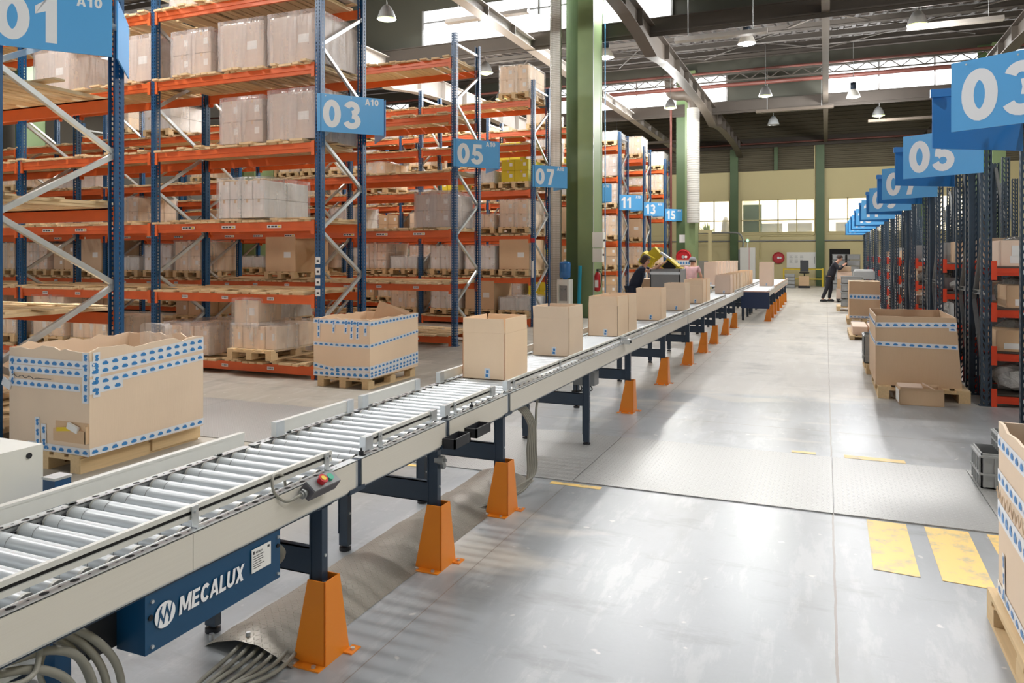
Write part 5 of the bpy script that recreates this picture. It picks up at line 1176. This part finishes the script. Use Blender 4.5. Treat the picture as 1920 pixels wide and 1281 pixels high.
for i, (x0, x1, y0, y1, z0, z1) in enumerate(((-.25, .3, -.6, .2, .12, .5), (-.22, .3, -.6, .3, .5, .85), (-.22, .28, -.55, .1, .85, 1.12), (-.2, .25, -.5, 0, 1.12, 1.32), (.0, .33, -.88, -.62, .12, .7))):
    MB().box(x0, x1, y0, y1, z0, z1-.005).build('carton', M[('cardr', 'cardd')[i % 2]], t)
t = thing('scoop_scale', 'grey trolley with metal handles beside carton trolley', 'trolley', (1.15, 27.6, 0)); MB().box(-.3, .35, -.3, .3, .95, 1.2).build('tray', M['tote'], t); MB().box(-.25, .3, -.25, .25, 1.2, 1.26).build('papers', M['paper'], t)
for x in (-.25, .3): MB().box(x-.02, x+.02, -.25, .25, 0, .95).build('leg', M['galvd'], t)
# picking bin and yellow cartons near the leaning person
t = thing('picking_bin', 'large grey bin the leaning person reaches into', 'bin', (-3.4, 17.6, 0))
b = MB(); b.box(-.35, .34, -.35, -.33, 0, 1.42); b.box(-.35, .34, .4, .42, 0, 1.42); b.box(-.35, -.33, -.35, .42, 0, 1.42); b.box(.32, .34, -.35, .42, 0, 1.42); b.box(-.35, .34, -.35, .42, .1, .13); b.build('body', M['grey'], t)
MB().box(-.35, .34, -.36, -.35, 1.3, 1.36).build('rim_band', M['galv'], t)
b_ = 'yellow carton heap behind picking bin'
for i, (x, y, z, rx, ry, m) in enumerate(((-4.25, 19.0, 1.5, .2, .5, 'ycarton'), (-3.95, 19.1, 1.62, .1, -.7, 'ycarton'), (-3.7, 19.0, 1.35, .1, .7, 'ycarton'), (-3.5, 19.05, 1.15, 0, .1, 'ycarton'))):
    t = thing('yellow_carton', ('yellow carton tipped on heap above the leaning person', 'yellow carton standing on corner at top of heap', 'yellow carton with dark open side on heap', 'yellow carton low on the heap behind grey bin')[i], 'box', (x, y, z), 0, b_)
    put('carton_body', carton_mesh(.34, .3, .3, m, m, False), t, rot=(rx, ry, 0)); MB().box(-.14, .14, -.156, -.152, .03, .26).build('open_side', M['dark' if i == 2 else 'ycarton'], t, rot=(rx, ry, 0))
t = thing('carton_stack', 'pallet stack of pale cartons under the yellow heap', 'cartons', (-3.9, 19.1, 0)); put('pallet', ME['p'], t); 
for q in range(4): MB().box(-.45, .45, -.3, .3, .146+q*.25, .146+q*.25+.245).build('carton', M['cardd'], t)
t = thing('white_bundle', 'white sheets on top of yellow carton heap', 'papers', (-3.72, 18.95, 1.72)); MB().cbox((0, 0, 0), (.3, .2, .05), ry=.6).build('sheets', M['paper'], t)
# ================================================================ PEOPLE
def skin_obj(name, verts, edges, rad, mat, parent, sub=1, root=0):
    me = bpy.data.meshes.new(name); me.from_pydata(verts, edges, []); me.materials.append(mat); o = put(name, me, parent)
    o.modifiers.new('skin', 'SKIN'); sv = me.skin_vertices[0].data
    for i, r in enumerate(rad): sv[i].radius = (r, r) if not isinstance(r, tuple) else r; sv[i].use_root = (i == root)
    o.modifiers['skin'].use_smooth_shade = True
    s = o.modifiers.new('sub', 'SUBSURF'); s.levels = sub; s.render_levels = sub
    return o
def person(label, loc, rz, J, top, bottom, sleeve='long', hair='short', hairmat='hair'):
    t = thing('person', label, 'person', loc, rz)
    V = []; E_ = []; R_ = []
    def add(p, r, par=None):
        V.append(tuple(p)); R_.append(r); i = len(V)-1
        if par is not None: E_.append((par, i))
        return i
    g = lambda k: Vector(J[k])
    pel = add(g('pelvis'), (.112, .085)); wa = add(g('pelvis').lerp(g('chest'), .45), (.105, .08), pel); ch = add(g('chest'), (.12, .09), wa)
    nk = add(g('chest').lerp(g('head'), .5), .055, ch); hb = add(g('head')+Vector((0, -.0, -.07)), .07, nk); hm = add(g('head'), (.078, .092), hb); ht = add(g('head')+Vector((0, 0, .07)), .066, hm)
    fw = Vector(J.get('face', (0, 1, 0))).normalized(); add(g('head')+fw*.105+Vector((0, 0, -.02)), .014, hm)
    arms = {}
    for s in ('l', 'r'):
        sh = add(g('sh'+s), .046, ch); el = add(g('el'+s), .042, sh); wr = add(g('wr'+s), .028, el)
        d = (g('wr'+s)-g('el'+s)).normalized(); side = d.cross(Vector((0, 0, 1))); side = side.normalized() if side.length > .1 else Vector((1, 0, 0)); dn = side.cross(d)
        pm = add(g('wr'+s)+d*.06, (.036, .018), wr)
        for q, (o_, l) in enumerate(((-.033, .075), (-.011, .085), (.011, .08), (.033, .065))):
            a = add(g('wr'+s)+d*.1+side*o_, .0095, pm); b_ = add(g('wr'+s)+d*(.1+l*.5)+side*o_*1.1-dn*.012, .009, a); add(g('wr'+s)+d*(.1+l*.85)+side*o_*1.1-dn*.035, .008, b_)
        tq = add(g('wr'+s)+d*.05+side*.045-dn*.01, .011, pm); add(g('wr'+s)+d*.09+side*.062-dn*.02, .009, tq)
    for s in ('l', 'r'):
        hp = add(g('hp'+s), .07, pel); kn = add(g('kn'+s), .06, hp); an = add(g('an'+s), .038, kn); add(g('an'+s)+fw*Vector((1, 1, 0)).length*0+Vector((fw.x, fw.y, 0)).normalized()*.12+Vector((0, 0, -.05)), .03, an)
    skin_obj('body', V, E_, R_, M['skin'], t, 2)
    # shirt
    V2 = [g('pelvis')+Vector((0, 0, -.1)), g('pelvis').lerp(g('chest'), .45), g('chest'), g('chest').lerp(g('head'), .22)]; E2 = [(0, 1), (1, 2), (2, 3)]; R2 = [(.172, .165), (.165, .16), (.168, .145), (.075, .07)]
    for s in ('l', 'r'):
        i = len(V2); V2.append(g('sh'+s)); R2.append(.076); E2.append((2, i))
        e = g('el'+s) if sleeve == 'long' else g('sh'+s).lerp(g('el'+s), .62); V2.append(e); R2.append(.056 if sleeve == 'long' else .062); E2.append((i, i+1))
        if sleeve == 'long': V2.append(g('wr'+s)); R2.append(.04); E2.append((i+1, i+2))
    skin_obj('shirt', [tuple(v) for v in V2], E2, R2, M[top], t, 2)
    V3 = [g('pelvis')+Vector((0, 0, .06))]; E3 = []; R3 = [(.155, .15)]
    for s in ('l', 'r'):
        i = len(V3); V3 += [g('hp'+s), g('kn'+s), g('an'+s)+Vector((0, 0, .01))]; R3 += [.108, .078, .06]; E3 += [(0, i), (i, i+1), (i+1, i+2)]
    skin_obj('trousers', [tuple(v) for v in V3], E3, R3, M[bottom], t, 2)
    f2 = Vector((fw.x, fw.y, 0)).normalized(); ang = math.atan2(-f2.x, f2.y)
    for s in ('l', 'r'):
        a = g('an'+s); MB().lathe([(.0, .0), (.05, .0), (.055, .03), (.045, .07), (.03, .09), (0, .09)], n=12).build('shoe', M['black'], t, (a.x+f2.x*.05, a.y+f2.y*.05, a.z-.085), (0, 0, ang)).scale = (.9, 2.4, 1)
    h = g('head'); b = MB(); Hm = Matrix.Translation(h) @ fw.to_track_quat('Y', 'Z').to_matrix().to_4x4()
    prof = [(.02, .128), (.06, .118), (.088, .09), (.102, .05), (.104, .0), (.096, -.03 if hair == 'short' else -.1)]
    n = 20; v = []
    for r, z in prof:
        for k in range(n):
            a = 2*pi*k/n; x, y = r*cos(a), r*1.08*sin(a)-.012; zz = z
            if y > .035 and z < .06: zz = .065; y *= .98
            v.append(Hm @ Vector((x, y, zz)))
    b.add(v, [(i*n+k, i*n+(k+1) % n, (i+1)*n+(k+1) % n, (i+1)*n+k) for i in range(len(prof)-1) for k in range(n)]+[list(range(n))], 0, True); b.build('hair', M[hairmat], t)
    for s in (-1, 1):
        p = Hm @ Vector((s*.032, .088, .012)); MB().lathe([(0, -.009), (.007, -.006), (.009, 0), (.007, .006), (0, .009)], tuple(p), 8).build('eye', M['black'], t)
        p = Hm @ Vector((s*.088, .0, -.0)); MB().lathe([(0, -.03), (.012, -.02), (.015, .0), (.014, .02), (0, .03)], tuple(p), 8).build('ear', M['skin'], t)
    p = Hm @ Vector((0, .094, -.05)); MB().cbox(tuple(p), (.045, .012, .008)).build('mouth', M['red'], t)
    return t
person('man in black work clothes leaning over a carton trolley in the right aisle', (.1, 30.4, 0), -pi/2, {
    'pelvis': (0, .05, .95), 'chest': (0, .2, 1.33), 'head': (0, .38, 1.62), 'face': (0, 1, -.55),
    'shl': (-.17, .22, 1.42), 'shr': (.17, .22, 1.42), 'ell': (-.24, .36, 1.2), 'elr': (.24, .38, 1.2), 'wrl': (-.14, .5, 1.36), 'wrr': (.12, .5, 1.34),
    'hpl': (-.09, .05, .9), 'hpr': (.09, .03, .9), 'knl': (-.1, .08, .5), 'knr': (.1, -.06, .5), 'anl': (-.1, .02, .09), 'anr': (.1, -.22, .09)}, 'cloth_black', 'cloth_black')
person('person in pink printed t-shirt and pale cap seen from behind among cartons', (-3.78, 23.3, 0), -.1, {
    'pelvis': (0, 0, .93), 'chest': (0, .03, 1.26), 'head': (0, .08, 1.53), 'face': (0, 1, -.25),
    'shl': (-.18, .02, 1.36), 'shr': (.18, .02, 1.36), 'ell': (-.27, .06, 1.1), 'elr': (.27, .06, 1.1), 'wrl': (-.2, .26, 1.0), 'wrr': (.22, .26, 1.0),
    'hpl': (-.09, 0, .88), 'hpr': (.09, 0, .88), 'knl': (-.1, .02, .49), 'knr': (.1, .02, .49), 'anl': (-.1, 0, .09), 'anr': (.1, 0, .09)}, 'cloth_pink', 'cloth_navy', 'short', 'short')
pp = thing('cap', 'pale cap worn by the person in pink', 'cap', (-3.77, 23.38, 1.55)); MB().lathe([(.112, .03), (.11, .07), (.085, .115), (.04, .135), (0, .14)], n=18).build('crown', M['cloth_grey'], pp); MB().cbox((0, .13, .04), (.15, .1, .012)).build('brim', M['cloth_grey'], pp)
person('person in dark vest with bare arms leaning right over a grey bin', (-4.25, 17.6, 0), -pi/2, {
    'pelvis': (0, .0, .98), 'chest': (0, .22, 1.33), 'head': (0, .32, 1.62), 'face': (0, 1, -.5),
    'shl': (-.18, .24, 1.42), 'shr': (.18, .24, 1.42), 'ell': (-.22, .46, 1.38), 'elr': (.22, .46, 1.36), 'wrl': (-.12, .66, 1.52), 'wrr': (.14, .66, 1.5),
    'hpl': (-.1, 0, .92), 'hpr': (.1, 0, .92), 'knl': (-.1, .05, .5), 'knr': (.12, -.05, .5), 'anl': (-.1, .03, .09), 'anr': (.12, -.12, .09)}, 'cloth_navy', 'cloth_navy', 'short', 'long')
